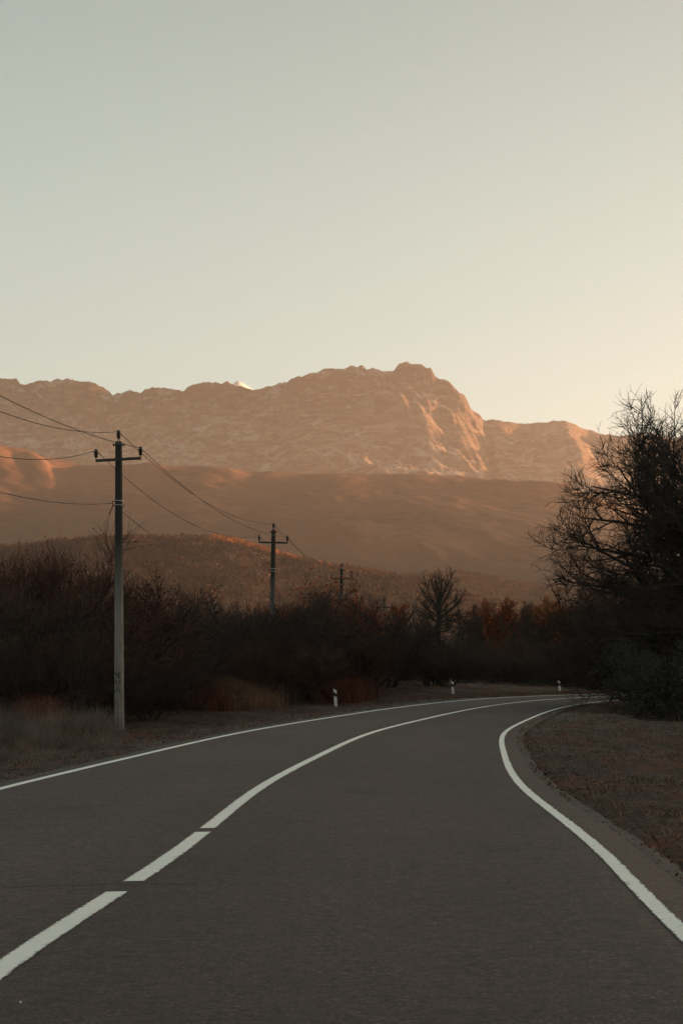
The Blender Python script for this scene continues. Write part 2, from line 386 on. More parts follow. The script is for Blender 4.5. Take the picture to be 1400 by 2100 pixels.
# road
def strip(offL, offR, dz, i0=0, i1=None, ncross=2, jag=0.0, sub=1, seed=0):
    """a ribbon along the road between two signed offsets (arrays or numbers) from the centre line"""
    i1 = len(S) - 1 if i1 is None else i1
    s = np.arange(i0, i1 + 1e-9, 1.0 / sub); k = np.arange(len(S))
    cx, cy, th = (np.interp(s, k, a) for a in (CX, CY, TH))
    a = np.interp(s, k, offL if np.ndim(offL) else np.full(len(S), offL)); b = np.interp(s, k, offR if np.ndim(offR) else np.full(len(S), offR))
    if jag:
        r = np.random.default_rng(seed)
        def wob(n, p): return (r.random(n) ** p) * jag
        j = wob(len(s), 3); j = np.convolve(j, [.25, .5, .25], 'same')
        b = b + j * np.sign(b - a) * 0.6; a = a - np.convolve(wob(len(s), 4), [.3, .4, .3], 'same') * 0.3
    t = np.linspace(0, 1, ncross)[None]
    off = a[:, None] * (1 - t) + b[:, None] * t
    x = cx[:, None] + off * np.cos(th)[:, None]; y = cy[:, None] - off * np.sin(th)[:, None]
    z = G(x, y) + dz
    V = np.stack([x, y, z], -1).reshape(-1, 3); n = ncross
    q = np.arange(len(s) - 1)[:, None] * n + np.arange(n - 1)[None]
    return V, np.stack([q, q + 1, q + 1 + n, q + n], -1).reshape(-1, 4)

edge_r = np.random.default_rng(5)
edl = -(WL + 0.36 + 0.02 * np.convolve(edge_r.standard_normal(len(S)), np.ones(3) / 3, 'same'))
edr = WR + 0.40 + 0.02 * np.convolve(edge_r.standard_normal(len(S)), np.ones(3) / 3, 'same')
V, Q = strip(edl, edr, 0.0, ncross=12)
n = 12; rows = len(V) // n                       # turn the free edges down into the verge
sk = []
for side in (0, n - 1):
    e = V.reshape(rows, n, 3)[:, side].copy(); e2 = e.copy(); e2[:, 2] -= 0.12; sk.append((side, e2))
V2 = np.r_[V, sk[0][1], sk[1][1]]; b0 = len(V)
r_ = np.arange(rows - 1)
qa = np.stack([r_ * n, (r_ + 1) * n, b0 + r_ + 1, b0 + r_], -1)
qb = np.stack([r_ * n + n - 1, b0 + rows + r_, b0 + rows + r_ + 1, (r_ + 1) * n + n - 1], -1)
road = mesh_np('road', V2, np.r_[Q, qa, qb], M_ASPH)
offs = np.concatenate([(edl[:rows, None] * (1 - np.linspace(0, 1, n)) + edr[:rows, None] * np.linspace(0, 1, n)).ravel(), edl[:rows], edr[:rows]]).astype(np.float32)
road.data.attributes.new('lane_offset', 'FLOAT', 'POINT').data.foreach_set('value', offs)
tag(road, kind='structure', label='dark grey asphalt road bending to the right')

def s_at_row(py):
    P = YH + F * (CH - G(CX, CY)) / np.maximum(CY, 0.5)
    k = np.arange(len(S)); m = CY > 4
    return float(np.interp(-py, -P[m], k[m]))
lw = 0.075
def line(name, V, Q, label):
    o = mesh_np(name, V, Q, M_PAINT, road); nn = len(V) // 5
    o.data.attributes.new('across', 'FLOAT', 'POINT').data.foreach_set('value', np.tile(np.array([1, .5, 0, .5, 1], np.float32), nn)); tag(o, label=label)
V, Q = strip(-(WL + lw), -(WL - lw), 0.004, ncross=5, jag=0.02, sub=6, seed=1)
line('edge_line', V, Q, 'white edge line along the left side of the road')
V, Q = strip(WR - lw * .75, WR + lw * .62, 0.004, ncross=5, jag=0.03, sub=10, seed=2)
line('edge_line', V, Q, 'white edge line along the right side of the road, its outer rim ragged')
V, Q = strip(-lw, lw, 0.004, i0=s_at_row(1699), ncross=5, jag=0.02, sub=6, seed=3)
line('centre_line', V, Q, 'solid white centre line running into the bend')
d1 = s_at_row(1808), s_at_row(1706); d0 = s_at_row(1828)
for k_, (a, b) in enumerate((d1, (d0 - (d1[1] - d1[0]), d0))):
    V, Q = strip(-lw, lw, 0.004, i0=a, i1=b, ncross=5, jag=0.035, sub=12, seed=4 + k_)
    line('dash', V, Q, ['centre dash between the solid line and the nearest dash', 'nearest centre dash, its lower rim ragged'][k_])
# transverse tar seam beside the dash gap
sm_ = s_at_row(1814); wj = np.random.default_rng(8).standard_normal(40) * 0.012
ks = np.linspace(-3.3, 0.5, 40); cxs, cys, ths = (np.interp(sm_, np.arange(len(S)), a) for a in (CX, CY, TH))
vv = []
for k_, (o, w) in enumerate(zip(ks, wj)):
    for e in (-1, 1):
        al = w + e * (0.018 + 0.012 * math.sin(k_ * 1.7)) + 0.05 * math.sin(k_ * .25)
        x = cxs + o * math.cos(ths) + al * math.sin(ths); y = cys - o * math.sin(ths) + al * math.cos(ths)
        vv.append((x, y, float(G(x, y)) + 0.002))
q_ = np.arange(39)[:, None] * 2
mesh_np('tar_seam', np.array(vv), np.concatenate([q_, q_ + 2, q_ + 3, q_ + 1], 1), M_TAR, road)

# ------------------------------------------------------------------ far relief
def interp_sil(pts, u): p = np.array(pts, float); return np.interp(u, p[:, 0], p[:, 1])

def fbm(x, y, z=0.0, sc=1.0, oc=6, kind='fbm'):
    out = np.empty(x.shape); fx = x.ravel() * sc; fy = y.ravel() * sc
    fl = out.ravel()
    if kind == 'ridge':
        for i in range(len(fl)): fl[i] = mn.ridged_multi_fractal((fx[i], fy[i], z), 0.9, 2.1, oc, 1.0, 2.0)
    else:
        for i in range(len(fl)): fl[i] = mn.fractal((fx[i], fy[i], z), 0.8, 2.1, oc)
    return fl.reshape(x.shape)

def relief(name, sil, u0, u1, nu, rows_y, ycrest, prof, noise_fn, material, label):
    """sil: crest row against picture column (fixes the height of the crest at its own distance)"""
    u = np.linspace(u0, u1, nu); yc = ycrest(u) if callable(ycrest) else np.full(nu, float(ycrest))
    hc = (YH - interp_sil(sil, u)) / F * yc + CH
    v = np.array(rows_y)[:, None]                       # v=0 foot, 1 crest, >1 behind
    X0 = (u - 700) / F * yc
    y0 = yc[None] - (1 - v) * noise_fn['depth'](u)[None] if True else 0
    X = np.repeat(X0[None], len(rows_y), 0) ; Y = y0
    du = (u[1] - u[0]); kw = int(130 / du); ker = np.hanning(2 * kw + 3); ker /= ker.sum()      # broad form below, true skyline above
    hs = np.convolve(np.pad(hc, kw + 1, mode='edge'), ker, 'valid'); wv = smooth(v, .60, .96)
    if name != 'mountain': wv = 1.0
    h = prof(v, u[None]) * (hs[None] * (1 - wv) + hc[None] * wv)
    h = h + noise_fn['n'](X, Y, v, u[None], hc[None])
    if 'fwd' in noise_fn:
        kf = 1 - noise_fn['fwd'](u)[None] * smooth(v, .66, .90) / yc[None]; Y = Y - noise_fn['fwd'](u)[None] * smooth(v, .66, .90); X = X * kf; h = h * kf
    V = np.stack([X, Y, h - 7], -1).reshape(-1, 3)
    nr = len(rows_y); ii = np.arange(nr - 1)[:, None] * nu + np.arange(nu - 1)[None]
    Q = np.stack([ii, ii + 1, ii + 1 + nu, ii + nu], -1).reshape(-1, 4)
    o = mesh_np(name, V, Q, material, smooth=True); tag(o, label=label, kind='structure')
    return o, V.reshape(nr, nu, 3)

# rocky massif
SIL_M = [(-700, 800), (-300, 790), (-60, 775), (0, 772), (34, 770), (42, 786), (62, 782), (95, 775), (120, 771), (165, 776), (195, 781), (215, 793), (232, 803), (250, 800),
         (280, 797), (288, 802), (300, 792), (315, 788), (332, 792), (350, 791), (377, 794), (396, 784), (430, 781), (468, 779), (490, 783), (510, 792), (550, 791), (570, 785),
         (590, 776), (610, 770), (628, 764), (660, 752), (700, 748), (742, 749), (782, 755), (806, 756), (814, 744), (832, 739), (862, 741), (884, 753), (890, 766), (916, 776), (936, 790),
         (950, 803), (960, 822), (966, 834), (985, 846), (990, 855), (1022, 855), (1060, 863), (1098, 864), (1130, 860), (1152, 857), (1176, 864), (1206, 876), (1240, 885), (1275, 888),
         (1330, 884), (1400, 895), (1600, 915), (2100, 960)]
def prof_m(v, u):
    crag = smooth(u, 560, 640) * (1 - smooth(u, 960, 1000))       # the dark dome keeps a steep face
    a = np.interp(v, [0, .25, .55, .78, .90, 1.0, 1.06, 1.3], [0, .26, .53, .74, .91, 1.0, .99, .6])
    b = np.interp(v, [0, .25, .55, .68, .86, 1.0, 1.06, 1.3], [0, .30, .57, .68, .955, 1.0, .98, .6])
    c = np.interp(v, [0, .25, .55, .80, 1.0, 1.06, 1.3], [0, .27, .56, .82, 1.0, .95, .5])
    r = smooth(u, 985, 1010)
    return (a * (1 - crag) + b * crag) * (1 - r) + c * r
def n_m(X, Y, v, u, hc):
    r = fbm(X + 40, Y, 3.1, 1 / 820., 7, 'ridge') - 1.1
    f = fbm(X, Y * 1.0, 9.7, 1 / 260., 6)
    w = np.clip(v * 3, 0, 1) * (1 - smooth(v, .93, 1.0) * 0.93)
    g2 = fbm(X, Y * .8, 4.2, 1 / 95., 5); g3 = fbm(X + Y * .3, Y * .5, 6.6, 1 / 190., 4, 'ridge') - 1.1
    z = (r * 52 + f * 34 + g2 * 20 + g3 * 24) * w
    z = z - 75 * smooth(v, .62, .88) * w
    ter = 8 * np.sin((Y * .2 + hc * v) / 26 + X / 240 + f * 2.5) * w * smooth(v, .5, .7)
    z = z + ter + np.clip(fbm(X, Y * .4, 1.7, 1 / 38., 4), -.9, .7) * 13 * smooth(v, .80, .97) * (1 - .4 * smooth(u, 985, 1010))
    def facet(u0, du, v0, dv, A, wl):
        cross = np.where(u < u0, np.exp(-((u - u0) / wl) ** 2), np.clip(1 - (u - u0) / du, 0, 1))
        return A * (1 - smooth(v, .93, 1.0)) * cross * np.exp(-((v - v0) / dv) ** 2)
    z = z + facet(786 + 20 * (1 - v), 118, 0.775, 0.05, 170, 60)
    z = z + facet(1158 + 60 * (1 - v), 42, 0.87, 0.06, 70, 70)
    z = z + facet(340, 160, .60, .16, 55, 90)
    return z
nf_m = dict(depth=lambda u: np.full(len(u), 2300.0), n=n_m)
rows_m = np.r_[np.linspace(0, .5, 60), np.linspace(.506, 1.0, 150), 1.02, 1.06, 1.15, 1.3]
def fwd_m(u): return 150 * smooth(u, 790, 972) * (1 - smooth(u, 990, 1150)) - 90 * smooth(u, 1156, 1210)
nf_m['fwd'] = fwd_m      # the crag stands forward of the crest; the last peak turns away to the right
relief('mountain', SIL_M, -500, 1900, 760, rows_m, 9000, prof_m, nf_m, M_ROCK, 'long rocky mountain with a domed crag and thin snow behind the hills')
# distant snow summit peeping over the crest
relief('snow_peak', [(380, 850), (450, 815), (474, 790), (484, 779), (489, 779), (495, 781), (512, 792), (560, 822), (640, 860)], 380, 640, 60,
       np.r_[np.linspace(0, 1, 24), 1.1, 1.3], 11500, lambda v, u: np.clip(v, 0, 1) - np.maximum(v - 1, 0),
       dict(depth=lambda u: np.full(len(u), 1500.0), n=lambda X, Y, v, u, hc: fbm(X, Y, 2.2, 1 / 400., 4) * 15 * (v < .95)), M_SNOW, 'small sunlit snow summit just behind the mountain crest')

# long smooth grassy hill
SIL_H = [(-900, 960), (-300, 925), (-80, 905), (0, 911), (60, 922), (120, 935), (160, 945), (240, 947), (310, 944), (350, 950), (430, 949), (470, 956), (520, 962), (560, 961), (620, 966),
         (700, 965), (760, 969), (850, 966), (900, 969), (960, 973), (1050, 981), (1090, 985), (1140, 993), (1200, 1009), (1260, 1030), (1400, 1060), (1600, 1100), (2200, 1180)]
def n_h(X, Y, v, u, hc):
    f = fbm(X, Y, 5.5, 1 / 700., 6); g = fbm(X, Y, 1.2, 1 / 150., 5)
    w = np.clip(v * 2.5, 0, 1) * (1 - smooth(v, .88, 1.0) * .85)
    sp = lambda u0, k, wl, wr_, A, v0, dv: A * np.where(u < u0 + k * (1 - v), np.exp(-((u - u0 - k * (1 - v)) / wl) ** 2), np.clip(1 - (u - u0 - k * (1 - v)) / wr_, 0, 1)) * np.exp(-((v - v0) / dv) ** 2)
    s_ = (sp(30, 900, 110, 40, 24, .94, .05) + sp(-40, 700, 80, 34, 20, .90, .04) + sp(70, 500, 50, 30, 14, .88, .04) + sp(330, 150, 80, 60, 16, .95, .04) + sp(470, 100, 70, 50, 14, .95, .04) + sp(1130, 300, 120, 60, 22, .93, .05)) * (1 - smooth(v, .95, 1.0))
    return s_ + (f * 18 + g * 4) * w + 2.5 * fbm(X, Y, 8.8, 1 / 45., 3) * (v > .5)
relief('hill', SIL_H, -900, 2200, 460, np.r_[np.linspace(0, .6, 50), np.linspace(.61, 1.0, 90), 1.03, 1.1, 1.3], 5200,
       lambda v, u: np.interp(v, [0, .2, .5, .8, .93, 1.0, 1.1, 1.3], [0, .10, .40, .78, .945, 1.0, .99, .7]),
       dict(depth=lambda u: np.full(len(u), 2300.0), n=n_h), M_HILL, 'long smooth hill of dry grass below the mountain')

# wooded foothills
SIL_W = [(-700, 1150), (-200, 1125), (0, 1113), (60, 1111), (130, 1100), (190, 1096), (250, 1094), (300, 1093), (340, 1092), (430, 1094), (480, 1101), (530, 1116), (600, 1137), (660, 1152),
         (720, 1162), (790, 1172), (850, 1185), (950, 1215), (1100, 1260), (1300, 1310), (1700, 1375)]
SIL_W2 = [(100, 1300), (400, 1240), (600, 1195), (700, 1176), (780, 1169), (830, 1170), (880, 1165), (930, 1162), (1000, 1173), (1060, 1185), (1120, 1193), (1180, 1203), (1240, 1219), (1330, 1245), (1500, 1280), (1900, 1330)]
def n_w(X, Y, v, u, hc):
    w = np.clip(v * 2.5, 0, 1) * (1 - smooth(v, .85, 1.0) * .8)
    return (fbm(X, Y, 7.5, 1 / 260., 5) * 14 + fbm(X, Y, 3.5, 1 / 70., 4) * 3) * w
wood_prof = lambda v, u: np.interp(v, [0, .2, .5, .8, 1.0, 1.15, 1.5], [0, .12, .45, .82, 1.0, .96, .6])
rows_w = np.r_[np.linspace(0, 1, 70), 1.07, 1.15, 1.3, 1.5]
_, VW = relief('hill', SIL_W, -700, 1700, 240, rows_w, 2300, wood_prof, dict(depth=lambda u: np.full(len(u), 1000.0), n=n_w), M_WOODHILL, 'near wooded foothill with sunlight tinted crest at left')
_, VW2 = relief('hill', SIL_W2, 100, 1900, 200, rows_w, 3000, wood_prof, dict(depth=lambda u: np.full(len(u), 800.0), n=n_w), M_WOODHILL, 'low bluish wooded foothill at right')

# unseen ridge at right, added and shaped to shade the valley floor
def n_s(X, Y, v, u, hc): return fbm(X, Y, 4.4, 1 / 300., 5) * 22 * np.clip(v * 3, 0, 1)
def shade_ridge():
    ys = np.linspace(-1400, 5200, 150); vs = np.linspace(0, 1.6, 36)
    YY2, VV = np.meshgrid(ys, vs)
    base = 420 + 0.10 * np.clip(YY2, 0, 9999) + 40 * np.sin(YY2 / 600)
    X = base + VV * 700
    H = (np.interp(YY2, [0, 1500, 2900, 4500, 5200], [150, 165, 170, 420, 520]) + 14 * np.sin(YY2 / 380.)) * np.interp(VV, [0, .3, 1, 1.6], [0, .2, 1, .75])
    H *= smooth(YY2, -1400, -700) * (1 - smooth(YY2, 4600, 5200))
    H = H + fbm(X, YY2, 4.4, 1 / 300., 5) * 10 * np.clip(VV * 3, 0, 1)
    V = np.stack([X, YY2, H - 7], -1).reshape(-1, 3); nu = len(ys)
    ii = np.arange(len(vs) - 1)[:, None] * nu + np.arange(nu - 1)[None]
    Q = np.stack([ii, ii + nu, ii + 1 + nu, ii + 1], -1).reshape(-1, 4)
    tag(mesh_np('hill', V, Q, M_WOODHILL, smooth=True), label='unseen wooded ridge added on the right to shade the valley', kind='structure')
shade_ridge()

# woodland on the foothills: one mass of small fuzzy crowns
def woodland(name, VG, cnt, size, label, vmin=0.25, seed=1, umin=0, umax=1):
    r = np.random.default_rng(seed); nr, nu, _ = VG.shape
    a = (r.random(cnt) ** 0.7) * (69 * (1 - vmin)) + 69 * vmin; a = np.minimum(a, 69.9); b = (umin + r.random(cnt) * (umax - umin)) * (nu - 2)
    i, j = a.astype(int), b.astype(int); fa, fb = (a - i)[:, None], (b - j)[:, None]
    P = VG[i, j] * (1 - fa) * (1 - fb) + VG[i + 1, j] * fa * (1 - fb) + VG[i, j + 1] * (1 - fa) * fb + VG[i + 1, j + 1] * fa * fb
    sz = size * (0.6 + 0.9 * r.random(cnt) ** 1.5)
    K = 26
    d = r.standard_normal((cnt, K, 3)); d /= np.linalg.norm(d, axis=2, keepdims=True); d *= (r.random((cnt, K, 1)) ** .4)
    c = P[:, None] + d * sz[:, None, None] * np.array([.42, .42, .55]) + np.array([0, 0, .55]) * sz[:, None, None]
    e1 = r.standard_normal((cnt, K, 3)) * .11 * sz[:, None, None]; e2 = r.standard_normal((cnt, K, 3)) * .11 * sz[:, None, None]
    V = np.stack([c - e1, c + e2, c + e1 * .8 - e2 * .6], 2).reshape(-1, 3)
    Fc = np.arange(len(V)).reshape(-1, 3)
    o = mesh_np(name, V, Fc, M_WOODTREES); tag(o, label=label, cat='woodland', kind='stuff')
woodland('woodland', VW, 24000, 4.4, 'rust and brown leafless woodland covering the near foothill', 0.3, 1, .22, .80)
_MW = M_WOODTREES; M_WOODTREES = M_SUNLIT_ORANGE  # crest crowns coloured orange in place of sunlight falling there
woodland('woodland', VW, 2600, 4.6, 'trees coloured orange as if sunlit, lining the right part of the near foothill crest', 0.90, 3, .475, .63)
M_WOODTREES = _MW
woodland('woodland', VW2, 13000, 5.0, 'dull brown woodland covering the low right foothill', 0.3, 2, .15, .75)

# ------------------------------------------------------------------ bare trees: vectorised branching
def bezier_children(P, R, k, length, lvar, ang, up, wig, m, tmin, rfac, rmin, r, taper=0.25, tpow=1.0, shrink=0.5, droop=0.0):
    """P (N,n,3), R (N,n) parents -> k children each with m points"""
    Np, n, _ = P.shape
    t = (tmin + (1 - tmin) * (r.random((Np, k)) ** tpow)) * (n - 1) * 0.999
    i = t.astype(int); f = (t - i)[..., None]; a = np.arange(Np)[:, None]
    p0 = P[a, i] * (1 - f) + P[a, i + 1] * f
    tan = P[a, i + 1] - P[a, i]; tan /= np.linalg.norm(tan, axis=2, keepdims=True) + 1e-9
    r0 = (R[a, i] * (1 - f[..., 0]) + R[a, i + 1] * f[..., 0])
    rd = r.standard_normal(tan.shape); rd -= (rd * tan).sum(2, keepdims=True) * tan; rd /= np.linalg.norm(rd, axis=2, keepdims=True) + 1e-9
    an = np.radians(ang * (0.65 + 0.7 * r.random((Np, k))))[..., None]
    d = tan * np.cos(an) + rd * np.sin(an)
    L = length * (1 - shrink * t / (n - 1)) * (1 - lvar + 2 * lvar * r.random((Np, k)))
    d = d.reshape(-1, 3); p = p0.reshape(-1, 3); L = L.ravel(); rr = np.maximum(r0.ravel() * rfac, rmin)
    pts = [p]; step = (L / (m - 1))[:, None]
    bend = r.standard_normal(d.shape) * wig * 0.6
    for q in range(1, m):
        d = d + bend + r.standard_normal(d.shape) * wig * 0.7 + np.array([0, 0, up]) - np.array([0, 0, droop]) * (q < m / 2)
        d /= np.linalg.norm(d, axis=1, keepdims=True)
        p = p + d * step; pts.append(p)
    C = np.stack(pts, 1)
    w = np.linspace(1, taper, m)[None]
    return C, rr[:, None] * w

def tubes(P, R, sides=3):
    Np, n, _ = P.shape
    T = np.empty_like(P); T[:, 1:-1] = P[:, 2:] - P[:, :-2]; T[:, 0] = P[:, 1] - P[:, 0]; T[:, -1] = P[:, -1] - P[:, -2]
    T /= np.linalg.norm(T, axis=2, keepdims=True) + 1e-9
    ref = np.where(np.abs(T[..., 2:3]) > .9, np.array([1., 0, 0]), np.array([0.1, 0.2, 1.]))
    A = np.cross(T, ref); A /= np.linalg.norm(A, axis=2, keepdims=True) + 1e-9; B = np.cross(T, A)
    w = np.arange(sides) * 2 * np.pi / sides
    V = P[:, :, None] + R[:, :, None, None] * (A[:, :, None] * np.cos(w)[:, None] + B[:, :, None] * np.sin(w)[:, None])
    base = (np.arange(Np) * n * sides)[:, None, None] + (np.arange(n - 1) * sides)[None, :, None]
    k = np.arange(sides)[None, None]; k2 = (k + 1) % sides
    Q = np.stack([base + k, base + k2, base + sides + k2, base + sides + k], -1).reshape(-1, 4)
    return V.reshape(-1, 3), Q

def join(parts):
    Vs, Qs, b = [], [], 0
    for V, Q in parts: Vs.append(V); Qs.append(Q + b); b += len(V)
    return np.concatenate(Vs), np.concatenate(Qs)

def leaves_on(P, cnt, size, r, tmin=0.2):
    Np, n, _ = P.shape
    a = r.integers(0, Np, cnt); t = (tmin + (1 - tmin) * r.random(cnt)) * (n - 1) * .999; i = t.astype(int); f = (t - i)[:, None]
    c = P[a, i] * (1 - f) + P[a, i + 1] * f + r.standard_normal((cnt, 3)) * size * .6
    e1 = r.standard_normal((cnt, 3)); e1 /= np.linalg.norm(e1, axis=1, keepdims=True); e2 = np.cross(e1, r.standard_normal((cnt, 3))); e2 /= np.linalg.norm(e2, axis=1, keepdims=True)
    s = size * (.6 + .8 * r.random((cnt, 1)))
    V = np.stack([c - e1 * s, c - e2 * s * .5, c + e1 * s, c + e2 * s * .5], 1).reshape(-1, 3)
    return V, np.arange(len(V)).reshape(-1, 4)

def plant(stems, levels, seed, leaf=None, mats=(None, None, None), trunk_sides=7):
    """stems (P,R). levels: list of dicts for bezier_children. returns dict of mesh objects' data"""
    r = np.random.default_rng(seed)
    P, R = stems; trunk = [tubes(P, R, trunk_sides)]; crown = []; lastP = P
    cur = (P, R)
    for li, lv in enumerate(levels):
        lv = dict(lv); own = lv.pop('trunk', False); sides = lv.pop('sides', 3); also = lv.pop('also', None)
        src = cur
        C, CR = bezier_children(src[0], src[1], r=r, **lv)
        (trunk if own else crown).append(tubes(C, CR, sides))
        if also is not None and li > 0:        # extra shoots straight from the parents' parents
            pass
        cur = (C, CR)
    out = {'trunk': join(trunk), 'crown': join(crown)}
    if leaf: out['leaves'] = leaves_on(cur[0], leaf[0], leaf[1], r)
    return out

def stems_multi(nst, height, spread, r0, r, n=7, lean=0.25):
    P = []; R = []
    for k in range(nst):
        a = 2 * math.pi * (k + r.random() * .7) / nst; b = r.random() ** .6 * spread * 0.08
        d = np.array([math.cos(a) * lean * (0.3 + r.random()), math.sin(a) * lean * (0.3 + r.random()), 1.0]); d /= np.linalg.norm(d)
        p = np.array([math.cos(a) * b, math.sin(a) * b, -0.25]); pts = [p]; L = height * (0.6 + .4 * r.random())
        out = np.array([math.cos(a), math.sin(a), 0]) * 0.10 * spread / max(height, 1)
        for q in range(1, n):
            d = d + out * (q > 1) + r.standard_normal(3) * .09; d /= np.linalg.norm(d); p = p + d * L / (n - 1); pts.append(p)
        P.append(pts); R.append(r0 * (0.7 + .6 * r.random()) * np.linspace(1, .25, n))
    return np.array(P), np.array(R)

MESH = {}
def register(key, data, mats):
    out = {}
    for part, m in zip(('trunk', 'crown', 'leaves'), mats):
        if part in data:
            o = mesh_np(part, *data[part], m); me = o.data; bpy.data.objects.remove(o); out[part] = me
    MESH[key] = out
def height(key):
    me = MESH[key]['crown']; c = np.empty(len(me.vertices) * 3, np.float32); me.vertices.foreach_get('co', c); return float(np.percentile(c[2::3], 99.7))
HT = {}
def s_for(key, px, dist, row):
    if key not in HT: HT[key] = height(key)
    return (z_at(row, dist) - gz(world_at(px, dist), dist)) / HT[key]
def put(key, name, loc, label, cat, group=None, s=1.0, rz=0.0, sz=None, tilt=(0, 0)):
    root = empty(name, loc); root.rotation_euler = (tilt[0], tilt[1], rz); root.scale = (s, s, sz if sz else s)
    tag(root, label, cat, group)
    for part, me in MESH[key].items():
        o = bpy.data.objects.new(part, me); COL.objects.link(o); o.parent = root
    return root

r0 = np.random.default_rng
# five shrubs about 5 m tall, a twiggy one, a rusty leaved one
def bush(seed, nst=10, h=3.6, spread=5, leaf=(2600, .035), k=(8, 8, 6), lean=.45, ln=(1.9, 1.05, .80), up=.13):
    r = r0(seed)
    return plant(stems_multi(nst, h, spread, .055, r, lean=lean), [
        dict(k=k[0], length=ln[0], lvar=.35, ang=46, up=up, wig=.10, m=5, tmin=.12, rfac=.55, rmin=.012, trunk=False, sides=4),
        dict(k=k[1], length=ln[1], lvar=.35, ang=44, up=up * .8, wig=.13, m=5, tmin=.1, rfac=.6, rmin=.0105),
        dict(k=k[2], length=ln[2], lvar=.4, ang=38, up=up * .7, wig=.12, m=3, tmin=.05, rfac=.6, rmin=.0072, taper=.4)], seed, leaf, trunk_sides=5)
register('bush_a', bush(1), (M_BARK, M_TWIG, M_DEAD))
register('bush_b', bush(2, nst=12, h=3.9, lean=.6, leaf=(3000, .035)), (M_BARK, M_TWIG, M_DEAD))
register('bush_c', bush(3, nst=9, h=3.2, lean=.8, up=.14, leaf=(2600, .04)), (M_BARK, M_TWIGRED, M_DEAD))
register('bush_d', bush(4, nst=14, h=4.2, lean=.25, up=.2, ln=(1.7, 1.1, .9), leaf=(1800, .035)), (M_BARK, M_TWIGRED, M_DEAD))
register('bush_rust', bush(5, nst=8, h=3.9, lean=.35, k=(6, 6, 6), leaf=(7500, .06)), (M_BARK, M_TWIGRED, M_RUST))
register('bush_green', bush(6, nst=10, h=3.0, lean=.7, k=(6, 7, 7), leaf=(12000, .055)), (M_BARK, M_TWIG, M_GREYLEAF))

# tall slim leafless tree for the far belt
def slim(seed, h=7.5, leaf=None):
    r = r0(seed); P, R = stems_multi(3, h, 2, .07, r, n=9, lean=.16)
    return plant((P, R), [
        dict(k=18, length=2.0, lvar=.3, ang=36, up=.18, wig=.07, m=5, tmin=.18, rfac=.5, rmin=.014, sides=3),
        dict(k=8, length=.9, lvar=.35, ang=34, up=.12, wig=.1, m=3, tmin=.1, rfac=.6, rmin=.010),
        dict(k=6, length=.5, lvar=.4, ang=34, up=.1, wig=.1, m=3, tmin=.1, rfac=.7, rmin=.007, taper=.5)], seed, leaf, trunk_sides=5)
register('slim_a', slim(21, leaf=(2500, .06)), (M_BARK, M_TWIG, M_DEAD))
register('slim_c', slim(23, leaf=(9000, .09)), (M_BARK, M_TWIGRED, M_SUNLIT_ORANGE))  # leaf colour stands in for sun on this treetop
register('slim_d', slim(24, leaf=(4500, .07)), (M_BARK, M_TWIGRED, M_BROWNLEAF))
register('slim_b', slim(22, leaf=(6000, .08)), (M_BARK, M_TWIGRED, M_RUST))

# round headed lone tree
def round_tree(seed):
    r = r0(seed); n = 8
    P = np.array([[[0.05 * math.sin(q), .03 * q, -.3 + q * .68] for q in range(n)]]); R = np.linspace(.24, .07, n)[None]
    LP = []; LR = []
    for kk in range(26):
        f = kk / 25.; h0 = 2.9 + 1.5 * f; el = math.radians(-6 + 88 * f ** 1.1 + r.uniform(-9, 9)); a = kk * 2.399 + r.uniform(-.3, .3); m = 7
        bq = (h0 - 4.5) * math.sin(el); L = (-bq + math.sqrt(max(.1, bq * bq - (h0 - 4.5) ** 2 + 3.2))) * r.uniform(.75, 1.02)
        d = np.array([math.cos(a) * math.cos(el), math.sin(a) * math.cos(el), math.sin(el)]); p = np.array([0, 0, h0]); pts = [p]
        for q in range(1, m):
            d = d + r.standard_normal(3) * .09 + np.array([0, 0, .05]); d /= np.linalg.norm(d); p = p + d * L / (m - 1); pts.append(p)
        LP.append(pts); LR.append(np.linspace(.06, .016, m))
    LP = np.array(LP); LR = np.array(LR)
    C1, R1 = bezier_children(LP, LR, 8, .85, .35, 40, .06, .12, 5, .2, .6, .017, r, shrink=.3)
    C2, R2 = bezier_children(C1, R1, 5, .42, .35, 38, .08, .12, 3, .1, .7, .011, r, taper=.5)
    return {'trunk': join([tubes(P, R, 8), tubes(LP, LR, 5)]), 'crown': join([tubes(C1, R1, 3), tubes(C2, R2, 3)])}
register('round', round_tree(31), (M_BARK, M_TWIG))

